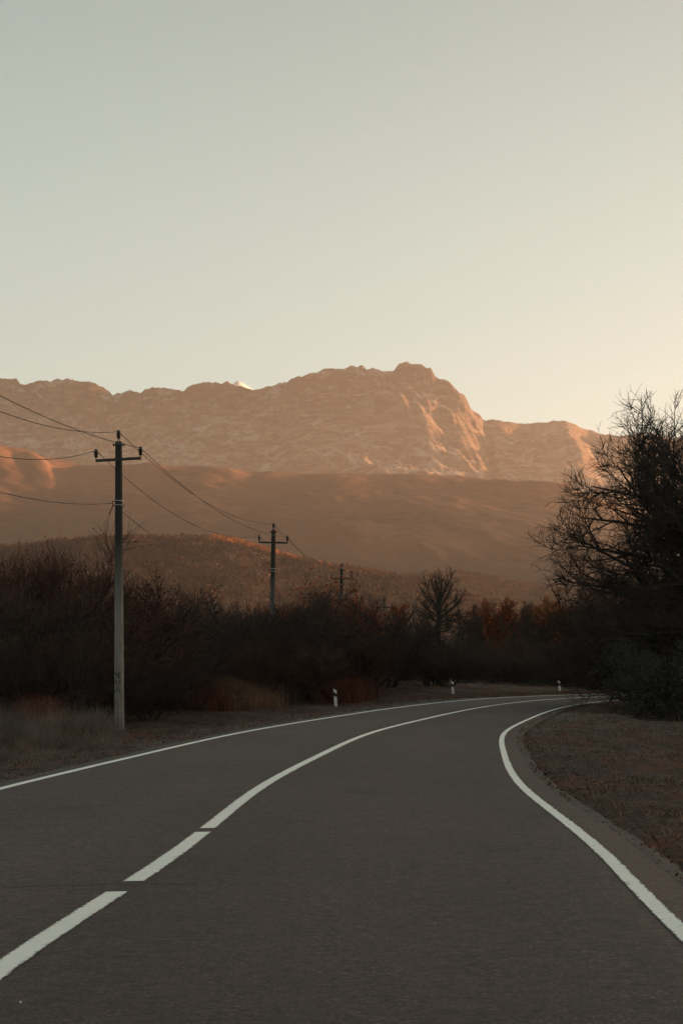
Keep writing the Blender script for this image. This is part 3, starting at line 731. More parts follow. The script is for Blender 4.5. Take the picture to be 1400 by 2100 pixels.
# great spreading tree at the right
def great_tree(seed):
    r = r0(seed); n = 8
    P = np.array([[[0.10 * math.sin(q * .8), .06 * q, -.4 + q * .95] for q in range(n)]]); R = np.linspace(.34, .13, n)[None]
    # main limbs drawn one by one so that the crown spreads low and wide
    limbs = []; lr = []
    for kk in range(40):
        a = r.uniform(0, 2 * math.pi) if kk % 2 else r.uniform(math.radians(120), math.radians(250))
        h0 = .9 + (kk / 40.) ** .85 * 5.3; el = math.radians(np.interp(h0, [.9, 2.5, 4.5, 6.2], [22, 22, 32, 50]) + r.uniform(-8, 10))
        L = np.interp(h0, [.9, 2.5, 4, 6.3], [5.0, 5.9, 5.7, 5.0]) * r.uniform(.8, 1.05)
        d = np.array([math.cos(a) * math.cos(el), math.sin(a) * math.cos(el), math.sin(el)])
        p = np.array([0, 0, h0]); pts = [p]; m = 9; bend = r.standard_normal(3) * .035
        for q in range(1, m):
            d = d + bend + r.standard_normal(3) * .075 + np.array([0, 0, .025 if q > 4 else (-.035 if h0 < 3 else 0)]); d /= np.linalg.norm(d)
            p = p + d * L / (m - 1); pts.append(p)
        limbs.append(pts); lr.append(np.linspace(.13, .022, m) * r.uniform(.75, 1.15))
    LP = np.array(limbs); LR = np.array(lr)
    crown = []
    C1, R1 = bezier_children(LP, LR, 13, 2.2, .4, 42, .07, .12, 7, .12, .6, .021, r, shrink=.35)
    C2, R2 = bezier_children(C1, R1, 10, 1.0, .4, 44, .07, .14, 4, .1, .6, .0135, r)
    C3, R3 = bezier_children(C2, R2, 4, .5, .4, 40, .07, .14, 3, .1, .7, .0075, r, taper=.5)
    crown += [tubes(C1, R1, 4), tubes(C2, R2, 3), tubes(C3, R3, 3)]
    return {'trunk': join([tubes(P, R, 9), tubes(LP, LR, 6)]), 'crown': join(crown)}
register('great', great_tree(41), (M_BARK, M_TWIG))

def at(px, dist, sink=0.0):
    x = world_at(px, dist); return (x, dist, gz(x, dist) - sink)

# right side: great tree and undergrowth
put('great', 'tree', at(1496, 68), 'great leafless tree spreading over the right edge of the road', 'tree', s=1.07)
G_R = 'undergrowth below the great tree'
RB = [('bush_b', 1345, 74, 1230, 'dense dark bush whose left rim overhangs the far end of the right edge line'),
      ('bush_green', 1385, 62, 1290, 'dull green leafy bush in front of the great tree trunk'),
      ('bush_a', 1330, 90, 1200, 'dark bush behind the overhanging bush, where the road vanishes'),
      ('bush_c', 1420, 76, 1150, 'dark reddish bush behind the great tree trunk'),
      ('bush_a', 1300, 112, 1240, 'smaller dark bush just right of where the road vanishes'),
      ('bush_d', 1375, 100, 1140, 'tall upright bush seen through the lower limbs of the great tree')]
for k_, (key, px, dist, s, lab) in enumerate(RB):
    put(key, 'bush', at(px, dist), lab, 'bush', G_R, s=s_for(key, px, dist, s), rz=k_ * 1.3)

# left thicket
G_L = 'thicket left of the nearest pole'
LB = [('bush_d', 75, 72, 1098, 'tallest leafless bush of the left thicket, with pods at its twig tips'),
      ('bush_a', -10, 66, 1160, 'dark bush cut by the left edge of the picture'),
      ('bush_c', 155, 70, 1165, 'reddish twiggy bush between the tallest bush and the nearest pole'),
      ('bush_b', 225, 76, 1205, 'broad dark bush directly behind the nearest pole'),
      ('bush_d', 290, 74, 1238, 'upright bush just right of the nearest pole'),
      ('bush_a', 330, 78, 1266, 'low dark bush at the right end of the left thicket'),
      ('bush_b', 60, 62, 1290, 'low dense bush behind the grey grass at far left'),
      ('bush_c', 130, 64, 1300, 'low reddish bush behind the russet weeds'),
      ('bush_a', 305, 68, 1340, 'low dense bush at the foot of the thicket right of the pole'),
      ('bush_b', 195, 65, 1330, 'low dense bush close to the left side of the nearest pole')]
for k_, (key, px, dist, s, lab) in enumerate(LB):
    put(key, 'bush', at(px, dist), lab, 'bush', G_L, s=s_for(key, px, dist, s), rz=k_ * 2.1 + .5)
# centre thicket
G_C = 'thicket between the second pole and the first marker post'
CB = [('bush_b', 490, 98, 1222, 'broad leafless bush left of the second pole, over the tan grass'),
      ('bush_a', 560, 92, 1213, 'dark bush hiding the foot of the second pole'),
      ('bush_rust', 612, 100, 1200, 'bush with rust red leaves right of the second pole'),
      ('bush_c', 655, 96, 1240, 'dark reddish bush behind the first marker post'),
      ('bush_b', 745, 104, 1226, 'wide arching bush in front of the third pole'),
      ('bush_a', 790, 110, 1238, 'arching bush right of the third pole'),
      ('bush_d', 452, 102, 1252, 'upright bush at the left end of the middle thicket'),
      ('bush_c', 590, 88, 1300, 'low dark bush left of the first marker post'),
      ('bush_a', 515, 100, 1248, 'dense bush standing over the middle of the tan grass'),
      ('bush_d', 668, 112, 1236, 'upright twiggy bush around the third pole'),
      ('bush_rust', 628, 108, 1194, 'tallest rust leaved bush between the second and third poles')]
for k_, (key, px, dist, s, lab) in enumerate(CB):
    put(key, 'bush', at(px, dist), lab, 'bush', G_C, s=s_for(key, px, dist, s), rz=k_ * 1.7 + .2)
# leaning small tree with a visible trunk beside the first marker post
def leaning(seed):
    r = r0(seed); n = 8
    P = np.array([[[-.32 * q - .02 * q * q, .03 * q, -.2 + q * .42 + .02 * q * q] for q in range(n)]]) * np.array([.62, 1, 1]); R = np.linspace(.20, .10, n)[None]
    return plant((P, R), [dict(k=12, length=2.6, lvar=.25, ang=55, up=.05, wig=.1, m=6, tmin=.45, rfac=.55, rmin=.04, trunk=True, sides=5),
                          dict(k=9, length=1.4, lvar=.3, ang=45, up=.02, wig=.12, m=5, tmin=.1, rfac=.5, rmin=.014),
                          dict(k=8, length=.8, lvar=.3, ang=42, up=.0, wig=.12, m=3, tmin=.1, rfac=.6, rmin=.009),
                          dict(k=5, length=.45, lvar=.3, ang=40, up=.0, wig=.12, m=3, tmin=.1, rfac=.7, rmin=.006, taper=.5)], seed)
register('leaning', leaning(51), (M_BARK, M_TWIG))
put('leaning', 'tree', at(748, 96), 'small dark tree with a trunk leaning left, right of the first marker post', 'tree')
put('round', 'tree', at(900, 122), 'round headed leafless tree standing above the thicket, left of the second marker post', 'tree', s=s_for('round', 900, 122, 1163))
put('bush_a', 'bush', at(880, 119), 'dark bush hiding the trunk of the round headed tree on its left', 'bush', s=s_for('bush_a', 880, 119, 1306), rz=.7)
put('bush_b', 'bush', at(915, 117), 'dark bush in front of the round headed tree on its right', 'bush', s=s_for('bush_b', 915, 117, 1310), rz=2.7)
# far belt
G_F = 'far belt of trees behind the bend'
FB = [('slim_a', 850, 150, 1262, 0), ('slim_a', 960, 150, 1250, 0), ('slim_b', 1015, 168, 1230, 1), ('slim_a', 1060, 160, 1246, 0), ('slim_a', 1105, 170, 1240, 0),
      ('slim_c', 1143, 178, 1226, 2), ('slim_a', 1185, 165, 1242, 0), ('slim_b', 1228, 172, 1244, 3), ('slim_a', 1275, 160, 1235, 0), ('slim_a', 985, 175, 1240, 0), ('slim_a', 1320, 150, 1225, 0),
      ('slim_b', 805, 150, 1240, 4), ('slim_b', 1190, 185, 1262, 5)] + [(('slim_a', 'slim_b', 'slim_d')[q % 3], 955 + 25 * q, 172 + 6 * (q % 3), 1256 - 9 * (q % 3), (0, 6, 7)[q % 3]) for q in range(13)]
FL = {0: 'slim leafless tree in the dark belt behind the bend', 1: 'slim rust topped tree above and right of the second marker post', 2: 'brightest tree, its top coloured orange as if sunlit, straight above the third marker post',
      3: 'rust topped tree beside the lower twigs of the great tree', 4: 'small rust leaved tree just right of the fourth pole', 6: 'rust leaved slim tree in the continuous belt behind the bend', 7: 'russet brown slim tree in the continuous belt behind the bend',
      5: 'farthest rust topped tree right of the brightest orange one'}
for k_, (key, px, dist, s, li) in enumerate(FB):
    put(key, 'tree', at(px, dist), FL[li], 'tree', G_F, s=s_for(key, px, dist, s), rz=k_ * 2.3)
G_FB = 'dark bushes along the outside of the bend'
BL = ['dark leafless bush left of the round headed tree, first of the row outside the bend', 'dark leafless bush at the left foot of the round headed tree', 'dark leafless bush directly behind the second marker post',
      'dark leafless bush just right of the second marker post', 'dark leafless bush below the rust topped tree, outside the bend', 'dark leafless bush midway between the second and the farthest marker post',
      'dark leafless bush a little left of the farthest marker post', 'dark leafless bush directly behind the farthest marker post', 'dark leafless bush just right of the farthest marker post',
      'dark leafless bush where the far lane disappears', 'dark leafless bush behind the lowest twigs of the great tree', 'last dark leafless bush of the row, behind the great tree undergrowth']
for k_, px in enumerate((835, 880, 925, 968, 1010, 1052, 1095, 1135, 1178, 1215, 1255, 1300)):
    d_ = 132 + 4 * (k_ % 3) + k_ * 1.2; ky = ('bush_a', 'bush_b', 'bush_c')[k_ % 3]
    put(ky, 'bush', at(px, d_), BL[k_], 'bush', G_FB, s=s_for(ky, px, d_, 1330 + 9 * ((k_ * 7) % 3)), rz=k_ * 1.9)
for k_, px in enumerate((858, 902, 947, 990, 1032, 1074, 1116, 1160, 1200, 1240)):
    d_ = 146 + 5 * (k_ % 2) + k_; ky = ('bush_b', 'bush_c', 'bush_a')[k_ % 3]
    put(ky, 'bush', at(px, d_), 'dark leafless bush in the second row behind the bend', 'bush', 'second row of bushes behind the bend', s=s_for(ky, px, d_, 1308 + 8 * (k_ % 3)), rz=k_ * .9)
# fill behind the nearer thickets
for k_, (px, d_) in enumerate(((20, 84), (100, 88), (180, 86), (250, 90), (320, 92), (380, 100), (450, 112), (530, 114), (600, 118), (680, 122), (760, 124), (820, 128))):
    ky = ('bush_b', 'bush_a', 'bush_c')[k_ % 3]
    put(ky, 'bush', at(px, d_), 'dark bush in the row behind the roadside thickets', 'bush', 'row of bushes behind the roadside thickets', s=s_for(ky, px, d_, (1245, 1240, 1262, 1290, 1345, 1375, 1350, 1300, 1288, 1285, 1290, 1310)[k_]), rz=k_ * 1.1)

# young birch whose pale stem shows in the gap
bt = empty('young_birch', at(389, 84)); tag(bt, 'young birch with a thin pale stem in the gap left of the tan grass', 'tree')
mb = MB(); mb.tube([(0, 0, -.2), (.02, 0, .8), (-.01, .02, 1.7), (.03, 0, 2.6)], .05, 7); mb.build('trunk', M_BIRCH, bt)
P_ = np.array([[[0.02 * q, 0, .8 + q * .45] for q in range(5)]]); C_, R_ = bezier_children(P_, np.full((1, 5), .02), 14, .9, .3, 45, .08, .1, 4, .1, .5, .01, r0(9))
C2_, R2_ = bezier_children(C_, R_, 6, .4, .3, 45, .05, .1, 3, .1, .6, .006, r0(10))
mesh_np('crown', *join([tubes(C_, R_, 3), tubes(C2_, R2_, 3)]), M_TWIG, bt)

# ------------------------------------------------------------------ concrete power poles
LINE = Vector((0.0995, 0.995, 0)).normalized(); ARM = Vector((LINE.y, -LINE.x, 0))
def insulator(mbi, c, k=1.0):
    mbi.lathe(c, [(.022 * k, 0), (.05 * k, .02 * k), (.075 * k, .035 * k), (.045 * k, .055 * k), (.05 * k, .085 * k), (.088 * k, .105 * k), (.05 * k, .13 * k), (.055 * k, .155 * k),
                  (.082 * k, .175 * k), (.05 * k, .20 * k), (.04 * k, .225 * k), (.055 * k, .24 * k), (.045 * k, .265 * k), (.015, .275 * k)], 14)
poles = []
def make_pole(px_base, px_top, dist, ytop, yarm, label, marks=False, tilt_arm=0.0, arm_w=1.44, loop=0):
    bx = world_at(px_base, dist); b = gz(bx, dist); top = z_at(ytop, dist); H = top - b
    lean = (world_at(px_top, dist) - bx) / H
    root = empty('power_pole', (bx, dist, b)); tag(root, label, 'power pole', 'concrete power poles'); root.rotation_euler = (0, math.atan(lean), 0)
    rz = math.atan2(ARM.y, ARM.x) - 0.10
    hs_ = H - 0.36
    sh = MB(); n_ = 8; v = []; f = []
    for j in range(n_ + 1):
        t = j / n_; w = .135 * (1 - t) + .088 * t; z = -.4 + (hs_ + .4) * t
        for x, y in ((-w, -w), (w, -w), (w, w), (-w, w)):
            for q in (0, 1):     # chamfered corners
                cxx, cyy = (x - math.copysign(.02, x), y) if (q == 0) == (x * y < 0) else (x, y - math.copysign(.02, y))
                v.append((cxx * math.cos(rz) - cyy * math.sin(rz), cxx * math.sin(rz) + cyy * math.cos(rz), z))
    for j in range(n_):
        for k in range(8): f.append((j * 8 + k, j * 8 + (k + 1) % 8, (j + 1) * 8 + (k + 1) % 8, (j + 1) * 8 + k))
    f.append(tuple(range(n_ * 8, n_ * 8 + 8))); sh.add(v, f); sh.build('shaft', M_CONC, root)
    pt = []
    # head: pin, insulator, clamp with bolts sticking out both sides
    h = MB(); h.tube([(-.035, -.03, hs_ - .1), (-.03, -.03, hs_ + .06), (0, 0, hs_ + .10)], .012, 6); h.tube([(.035, -.03, hs_ - .1), (.03, -.03, hs_ + .06), (0, 0, hs_ + .10)], .012, 6)
    h.build('insulator_pin', M_STEEL, root)
    h = MB(); ca, sa = math.cos(rz), math.sin(rz)
    h.box((0, 0, hs_ - .10), (.36, .03, .03), rz=rz); h.box((0, -.10, hs_ - .10), (.20, .03, .05), rz=rz); h.box((0, .10, hs_ - .10), (.20, .03, .05), rz=rz)
    for e in (-1, 1): h.box((e * .16 * ca, e * .16 * sa, hs_ - .10), (.045, .06, .075), rz=rz)
    h.build('clamp', M_STEEL, root)
    mi = MB(); insulator(mi, (0, 0, hs_ + .085)); mi.build('insulator', M_INS, root); pt.append(Vector((0, 0, hs_ + .085 + .23)))
    za = z_at(yarm, dist) - b
    h = MB(); hw = arm_w / 2
    def A(s, z): return Vector((ARM.x * s, ARM.y * s - .13, z))
    h.add([A(-hw, za - .042 - tilt_arm) , A(hw, za - .042 + tilt_arm), A(hw, za + .042 + tilt_arm), A(-hw, za + .042 - tilt_arm),
           A(-hw, za - .042 - tilt_arm) + Vector((0, .06, 0)), A(hw, za - .042 + tilt_arm) + Vector((0, .06, 0)), A(hw, za + .042 + tilt_arm) + Vector((0, .06, 0)), A(-hw, za + .042 - tilt_arm) + Vector((0, .06, 0))],
          [(0, 1, 2, 3), (4, 7, 6, 5), (0, 4, 5, 1), (3, 2, 6, 7), (0, 3, 7, 4), (1, 5, 6, 2)])
    h.build('crossarm', M_STEEL, root)
    h = MB(); h.box((0, .105, za), (.24, .025, .05), rz=rz); h.tube([(-.12, -.1, za), (-.12, .11, za)], .01); h.tube([(.12, -.1, za), (.12, .11, za)], .01); h.build('crossarm_strap', M_STEEL, root)
    for e in (-1, 1):
        c = A(e * (hw - .015), za + e * tilt_arm) + Vector((0, .03, 0))
        h = MB(); h.tube([c, c + Vector((0, 0, .15))], .016, 8); h.build('insulator_pin', M_STEEL, root)
        mi = MB(); insulator(mi, c + Vector((0, 0, .09))); mi.build('insulator', M_INS, root); pt.append(c + Vector((0, 0, .09 + .23)))
    # lower cable fixing: two bright bands, bracket, spare loop
    zb = za - 1.28
    for dz_ in (0, -.13):
        w = .107 + .0; h = MB(); h.box((0, 0, zb + dz_), (2 * w + .012, 2 * w + .012, .022), rz=rz); h.build('steel_band', M_BAND, root)
    h = MB(); c = Vector((-.15, -.06, zb - .08)); h.tube([c + Vector((.04, 0, .07)), c + Vector((-.03, 0, .05)), c + Vector((-.05, 0, -.01)), c + Vector((.0, 0, -.05)), c + Vector((.05, 0, -.06))], .018, 6)
    h.build('cable_bracket', M_STEEL, root); pt.append(c + Vector((-.05, 0, 0)))
    h = MB()
    if loop == 0:
        cl = [c + Vector((-.01, 0, -.04)), c + Vector((-.06, .01, -.15)), c + Vector((-.13, .01, -.30)), c + Vector((-.145, 0, -.36)), c + Vector((-.12, -.01, -.355)), c + Vector((-.08, -.02, -.22)), c + Vector((.01, 0, -.05))]
        h.tube(cl, .011, 6); h.build('cable_tail', M_WIRE, root)
        h = MB(); h.tube([(.11, -.06, zb - .12), (.17, -.07, zb - .11), (.20, -.07, zb - .15), (.17, -.07, zb - .20), (.11, -.06, zb - .22)], .010, 6); h.build('cable_loop', M_WIRE, root)
    elif loop == 1:
        rr = .16; cc = c + Vector((-.20, 0, .18))
        h.tube([cc + Vector((rr * math.cos(w), 0, rr * math.sin(w))) for w in np.linspace(-.4, 4.6, 16)] , .010, 6); h.build('cable_loop', M_WIRE, root)
    if marks: stencil(root, rz, dist, b)
    M4 = root.matrix_basis
    rot = root.rotation_euler.to_matrix()
    poles.append([root.location + rot @ p for p in pt])
    return root

def stencil(root, rz, dist, b):
    """black painted marks on the face towards the road: a crossed sign, 45, a warning triangle with a bolt"""
    face = -.135 - .004
    def P(s, z, off=0):   # s across the face
        w = .135 - (z + .4) / 9.2 * .047
        y = -(w + .003); return (s * math.cos(rz) - y * math.sin(rz), s * math.sin(rz) + y * math.cos(rz), z)
    def stroke(pts, w=.018):
        m = MB()
        return pts, w
    def build(name, strokes):
        m = MB()
        for pts, w in strokes:
            for (s0, z0), (s1, z1) in zip(pts[:-1], pts[1:]):
                dx, dz = s1 - s0, z1 - z0; L = math.hypot(dx, dz); nx_, nz_ = -dz / L * w / 2, dx / L * w / 2; ex, ez = dx / L * w * .4, dz / L * w * .4
                m.add([P(s0 + nx_ - ex, z0 + nz_ - ez), P(s0 - nx_ - ex, z0 - nz_ - ez), P(s1 - nx_ + ex, z1 - nz_ + ez), P(s1 + nx_ + ex, z1 + nz_ + ez)], [(0, 1, 2, 3)])
        m.build(name, M_BLACKPAINT, root)
    zz = lambda py: z_at(py, dist) - b
    k = dist / F
    def Q(lst): return [((x - 245.3) * k, zz(y)) for x, y in lst]
    build('painted_mark', [(Q([(239.5, 1378), (241, 1382), (244, 1382.5), (247.5, 1387.5), (249, 1390)]), .024), (Q([(251, 1378.5), (248, 1380), (246.5, 1384), (243.5, 1388), (243, 1390)]), .024), (Q([(239.5, 1382.5), (242, 1384)]), .016)])
    build('painted_number', [(Q([(239.6, 1396), (240.2, 1399.5), (242.6, 1400)]), .018), (Q([(242.8, 1396), (242.6, 1405.5)]), .02),
                             (Q([(250.8, 1397), (246.8, 1397), (246.6, 1400.6), (249.4, 1400.4), (250.6, 1402.6), (249.4, 1405), (246.6, 1405.4)]), .018)])
    build('warning_triangle', [(Q([(244.8, 1408.5), (239.6, 1419), (250.4, 1419), (244.8, 1408.5)]), .016), (Q([(245.6, 1411.5), (243.8, 1414.6), (246.2, 1414.6), (244.8, 1417.6)]), .010)])

D0 = 61.0; SP = 0.5835
make_pole(245, 243.5, D0, 882, 943, 'nearest concrete power pole, standing in the verge, number 45 painted near its foot', marks=True, tilt_arm=.03)
make_pole(556, 561, D0 * (1 + SP), 1072, 1113, 'second concrete power pole, rising from the middle thicket', tilt_arm=-.01, loop=1)
make_pole(700, 700, D0 * (1 + 2 * SP), 1155, 1187, 'third concrete power pole, only its upper half above the bushes', tilt_arm=0.0, arm_w=1.36, loop=2)
make_pole(788, 787.5, D0 * (1 + 3 * SP), 1220, 1246, 'farthest power pole, just its tip above the bushes', tilt_arm=0.0, arm_w=1.3, loop=2)
# next poles of the same line outside the picture carry the wires on
first, last = poles[0], poles[-1]
def ghost(ref, k, dz): return [p + LINE * (D0 * SP * k) + Vector((0, 0, dz)) for p in ref]
near = ghost(first, -1, 0.15)
def wire(a, b, through=None, sag=.5, label='', rad=.011, n=40):
    """through: a picture point (column, row) that the wire is known to pass; only the sag is solved from it"""
    if through:
        px, py = through; best = None
        for i in range(1, 400):
            t = i / 400; p = a.lerp(b, t)
            if p.y < 1: continue
            u = 700 + F * p.x / p.y
            if best is None or abs(u - px) < best[0]: best = (abs(u - px), t, p)
        _, t, p = best; zt = z_at(py, p.y); sag = max(.02, (p.z - zt) / (4 * t * (1 - t)))
    pts = [a.lerp(b, i / n) - Vector((0, 0, 4 * sag * (i / n) * (1 - i / n))) for i in range(n + 1)]
    m = MB(); m.tube([p - pts[0] for p in pts], rad, 5); o = m.build('power_cable', M_WIRE); o.location = pts[0]
    tag(o, label, 'cable', 'overhead wires of the pole line'); return sag
W = ['top wire', 'left crossarm wire', 'right crossarm wire', 'lower cable']
th0 = [(0, 843), (0, 936), (0, 811), (0, 1009)]
th1 = [(450, 1045), (350, 1050), (425, 1034), (390, 1145)]
for k_ in range(4):
    wire(near[k_], poles[0][k_], th0[k_], label=W[k_] + ' coming in from the left edge to the nearest pole')
    sg = wire(poles[0][k_], poles[1][k_], th1[k_], label=W[k_] + ' between the nearest and the second pole')
    wire(poles[1][k_], poles[2][k_], None, .75, label=W[k_] + ' between the second and the third pole')
    wire(poles[2][k_], poles[3][k_], None, .75, label=W[k_] + ' between the third and the farthest pole')

# ------------------------------------------------------------------ marker posts on the outside of the bend
def marker(px, py, hpx, label, rz=0.35, lean=.05):
    # distance found from the terrain: walk out until the ground meets the line of sight
    best = None
    for d in np.arange(40, 200, .25):
        x = world_at(px, d); e = abs(YH + F * (CH - gz(x, d)) / d - py)
        dd, ss = road_dist(np.array([x]), np.array([d])); 
        if dd[0] < .5 or ss[0] > 0: continue
        if best is None or e < best[0]: best = (e, d, x)
    _, d, x = best; H = hpx * d / F
    root = empty('marker_post', (x, d, gz(x, d))); tag(root, label, 'marker post', 'white marker posts along the outside of the bend')
    root.rotation_euler = (0, -lean, rz)
    w, t = .075, .05
    def prism(zf0, zf1, name, m, g=0.0, back=None):
        mb_ = MB()
        def ring(zf, off): return [(-w - g, -t - g, zf(-1)), (w + g, -t * .6 - g, zf(1)), (w * .8 + g, t + g, zf(1)), (-w * .8 - g, t + g, zf(-1))]
        mb_.add(ring(zf0, 0) + ring(zf1, 0), [(0, 3, 2, 1), (4, 5, 6, 7), (0, 1, 5, 4), (1, 2, 6, 5), (2, 3, 7, 6), (3, 0, 4, 7)])
        return mb_.build(name, m, root, bevel=.008)
    prism(lambda s: -.15, lambda s: H - .02 - .05 * s, 'post_body', M_WHITE)
    prism(lambda s: H * .56 - .03 * s, lambda s: H * .77 - .05 * s, 'black_band', M_BLACK, g=.0035)
    mb_ = MB(); mb_.box((-.0, -t - .012, H * .665), (.07, .012, .10)); mb_.build('reflector', M_STEEL, root, bevel=.003)
    return d
print('post distances', marker(688, 1448, 35, 'nearest white marker post, with a slanting black band'),
      marker(928, 1423, 26, 'second white marker post, below the round headed tree'),
      marker(1147, 1419, 23, 'farthest and smallest white marker post, near the end of the road', lean=.1))

# ------------------------------------------------------------------ grass, litter, gravel
def blades(name, x, y, h, w, material, label, seed, lean=.35, cat='grass'):
    r = r0(seed); n = len(x); z, d, s = terrain(x, y)
    keep = d > .45; x, y, z, h = x[keep], y[keep], z[keep], (h[keep] if np.ndim(h) else np.full(keep.sum(), h)); n = len(x)
    a = r.random(n) * 2 * np.pi; ln = lean * r.random(n); b = r.random(n) * 2 * np.pi
    base = np.stack([x, y, z + rough(x, y, d[keep]) - .02], 1); wv = np.stack([np.cos(a), np.sin(a), 0 * a], 1) * (w * (.6 + .8 * r.random(n)))[:, None]
    dr = np.stack([np.cos(b) * ln, np.sin(b) * ln, np.ones(n)], 1)
    mid = base + dr * (h * .55)[:, None]; tip = base + (dr + np.stack([np.cos(b) * ln, np.sin(b) * ln, -.15 * ln], 1) * 1.2) * h[:, None]
    V = np.stack([base - wv, base + wv, mid + wv * .8, mid - wv * .8, tip + wv * .15, tip - wv * .15], 1).reshape(-1, 3)
    i = np.arange(n)[:, None] * 6
    Q = np.concatenate([i + [0, 1, 2, 3], i + [3, 2, 4, 5]], 0)
    o = mesh_np(name, V, Q, material); tag(o, label, cat, kind='stuff')

def patch(n, pxr, dr, seed, clump=.8, cs=1.0, soft=False):
    r = r0(seed); m = max(1, n // 22)
    cd = r.uniform(dr[0], dr[1], m); cp = r.uniform(pxr[0], pxr[1], m)
    if soft: cp = r.normal((pxr[0] + pxr[1]) / 2, (pxr[1] - pxr[0]) * .27, m)
    i = r.integers(0, m, n); x = world_at(cp, cd)[i] + r.standard_normal(n) * .22 * cs; y = cd[i] + r.standard_normal(n) * .5 * cs
    hh = (.55 + .9 * r.random(m))[i] * (.6 + .5 * r.random(n))
    return x, y, hh
x, y, hh = patch(46000, (-120, 215), (43, 60.5), 61, cs=1.3); hh = hh * (.25 + .75 * smooth(y, 44, 55)) * (.7 + .5 * np.sin(x * 3.1 + y) * np.sin(y * 1.9)); blades('grass', x, y, hh * .72, .005, M_GREYGRASS, 'tall grey withered grass in the ditch left of the nearest pole', 61)
x, y, hh = patch(3500, (-120, 215), (43, 60.5), 66, cs=1.1); hh = hh * (.3 + .7 * smooth(y, 44, 55)); blades('grass', x, y, hh * .75, .005, M_STRAW, 'tan stalks mixed into the grey grass left of the nearest pole', 66, lean=.7)
x, y, hh = patch(2500, (65, 118), (57, 61.5), 62, soft=True); blades('grass', x, y, hh * .9, .007, M_REDGRASS, 'russet weeds standing behind the grey grass at left', 62)
x, y, hh = patch(13000, (385, 548), (80, 93), 63, cs=1.4, soft=True); blades('grass', x, y, hh * .85, .007, M_STRAW, 'tan tall grass in the gap under the middle thicket', 63)
x, y, hh = patch(9000, (340, 460), (79, 88), 64, cs=1.4, soft=True); blades('grass', x, y, hh * 1.1, .010, M_REDGRASS, 'russet undergrowth at the left end of the tan grass', 64)
x, y, hh = patch(9000, (650, 740), (91, 98), 65, cs=1.3, soft=True); blades('grass', x, y, hh * .9, .010, M_REDGRASS, 'reddish weeds behind the nearest marker post', 65)

def along(n, s0, s1, o0, o1, seed, pw=1.0, side=1):
    r = r0(seed); k = r.uniform(s0, s1, n); kk = (k - S[0]) / DS; q = np.arange(len(S))
    cx, cy, th = (np.interp(kk, q, a) for a in (CX, CY, TH)); w = np.interp(kk, q, WR if side > 0 else WL)
    off = side * (w + o0 + (o1 - o0) * r.random(n) ** pw)
    return cx + off * np.cos(th), cy - off * np.sin(th)
def clumpy(x, y, th, sc, seed):
    f = np.array([mn.fractal((a * sc, b * sc * .6, seed), .8, 2.0, 4) for a, b in zip(x, y)]); return f > th
# short grass tufts on the verges
x, y = along(60000, 10, 75, .5, 14, 71, .9, 1); c = clumpy(x, y, .0, .7, 1.0); r = r0(1); blades('grass', x[c], y[c], .06 + .13 * r.random(c.sum()), .004, M_GREYGRASS, 'short withered grass on the verge inside the bend', 71, lean=1.9)
x, y = along(60000, 10, 75, .5, 12, 72, .9, 1); c = clumpy(x, y, .12, .6, 7.0); r = r0(2); blades('grass', x[c], y[c], .06 + .11 * r.random(c.sum()), .005, M_STRAW, 'patches of tan dry grass on the verge inside the bend', 72, lean=1.9)
x, y = along(40000, 20, 110, .5, 7, 73, .9, -1); c = clumpy(x, y, .02, .55, 3.0); r = r0(3); blades('grass', x[c], y[c], .05 + .10 * r.random(c.sum()), .006, M_GREYGRASS, 'short withered grass along the left verge', 73, lean=1.7)
x, y = along(30000, 70, 135, .5, 6, 74, 1, -1); c = clumpy(x, y, -.05, .5, 5.0); r = r0(4); blades('grass', x[c], y[c], .08 + .14 * r.random(c.sum()), .008, M_STRAW, 'tan grass along the outer verge of the bend', 74, lean=1.0)

def scatter_leaves(name, x, y, size, material, label, seed, cat):
    r = r0(seed); z, d, s = terrain(x, y); z = np.where(d < .45, G(x, y), z); k = d > .30; x, y, z = x[k], y[k], z[k]; n = len(x)
    c = np.stack([x, y, z + rough(x, y, d[k]) + .012 + .02 * r.random(n)], 1); a = r.random(n) * 6.3; s = size * (.5 + r.random(n))
    e1 = np.stack([np.cos(a), np.sin(a), .5 * r.standard_normal(n)], 1) * s[:, None]; e2 = np.stack([-np.sin(a), np.cos(a), .6 * r.standard_normal(n)], 1) * s[:, None] * .6
    V = np.stack([c - e1, c - e2, c + e1, c + e2], 1).reshape(-1, 3)
    o = mesh_np(name, V, np.arange(len(V)).reshape(-1, 4), material); tag(o, label, cat, kind='stuff')
x, y = along(40000, 7, 80, .30, 12, 81, 1.4, 1); c = clumpy(x, y, -.05, .6, 2.0); scatter_leaves('fallen_leaves', x[c], y[c], .015, M_LITTER, 'reddish fallen leaves on the verge inside the bend', 81, 'leaves')
x, y = along(20000, 20, 110, .35, 6, 82, 1.1, -1); c = clumpy(x, y, -.05, .6, 4.0); scatter_leaves('fallen_leaves', x[c], y[c], .02, M_LITTER, 'reddish fallen leaves along the left verge', 82, 'leaves')
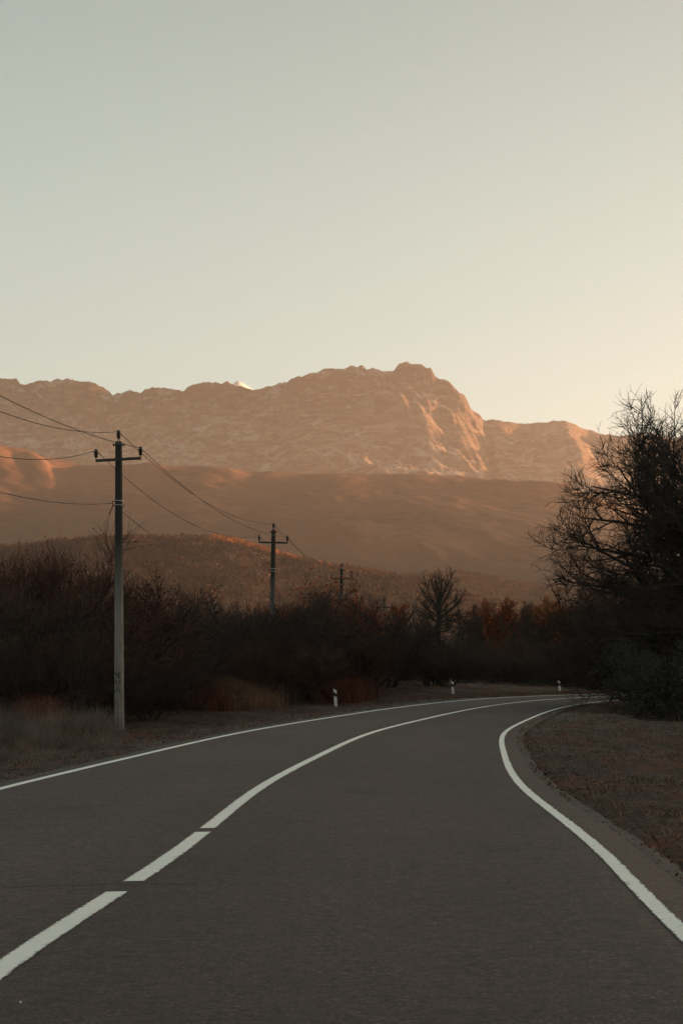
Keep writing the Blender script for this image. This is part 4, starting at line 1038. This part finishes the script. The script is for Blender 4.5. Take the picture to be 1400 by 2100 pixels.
def stones(x, y, size, label, seed):
    r = r0(seed); z, d, s = terrain(x, y); z = np.where(d < .45, G(x, y) + .002, z + rough(x, y, d)); k = d > .22; x, y, z = x[k], y[k], z[k]; n = len(x)
    oc = np.array([[1, 0, 0], [-1, 0, 0], [0, 1, 0], [0, -1, 0], [0, 0, .7], [0, 0, -.5]], float)
    V = np.stack([x, y, z], 1)[:, None] + oc[None] * (size * (.4 + r.random((n, 1, 1)) ** 3 * 1.6)) * (.7 + .6 * r.random((n, 6, 1)))
    f = np.array([[0, 2, 4], [2, 1, 4], [1, 3, 4], [3, 0, 4], [2, 0, 5], [1, 2, 5], [3, 1, 5], [0, 3, 5]])
    Q = (np.arange(n)[:, None, None] * 6 + f[None]).reshape(-1, 3)
    o = mesh_np('gravel', V.reshape(-1, 3), Q, M_STONE); tag(o, label, 'gravel', kind='stuff')
x, y = along(16000, 5, 60, .30, 5, 91, 2.4, 1); stones(x, y, .018, 'loose gravel along the right edge of the asphalt', 91)
x, y = along(12000, 16, 80, .25, 3.5, 92, 2.2, -1); stones(x, y, .022, 'loose gravel along the left edge of the asphalt', 92)

# small pale chip lying on the near lane
cx_ = world_at(42, 8.6); m = MB(); m.add([(-.003, -.012, .0), (.004, -.007, 0), (.006, .014, 0), (-.002, .009, 0), (0, 0, .007)], [(0, 1, 4), (1, 2, 4), (2, 3, 4), (3, 0, 4), (3, 2, 1, 0)])
o = m.build('pale_chip', M_WHITE); o.location = (cx_, 8.6, float(G(cx_, 8.6)) + .004); tag(o, 'tiny pale chip lying on the asphalt at the lower left', 'stone chip')

# ------------------------------------------------------------------ air
x0, x1, y0_, y1_, zb_, zt_ = -5900, 5900, -1800, 15500, -60, 1650
hb = MB(); hb.box(((x0 + x1) / 2, (y0_ + y1_) / 2, (zb_ + zt_) / 2), (x1 - x0, y1_ - y0_, zt_ - zb_))
hm = bpy.data.materials.new('haze'); hm.use_nodes = True; t = hm.node_tree; t.nodes.clear()
out = t.nodes.new('ShaderNodeOutputMaterial'); pv = t.nodes.new('ShaderNodeVolumePrincipled')
pv.inputs['Color'].default_value = (0.94, 0.81, 0.72, 1); pv.inputs['Density'].default_value = 4.2e-5; pv.inputs['Anisotropy'].default_value = 0.5
t.links.new(pv.outputs[0], out.inputs['Volume'])
hz = hb.build('haze', hm); tag(hz, kind='stuff', label='warm evening haze filling the valley', cat='haze')
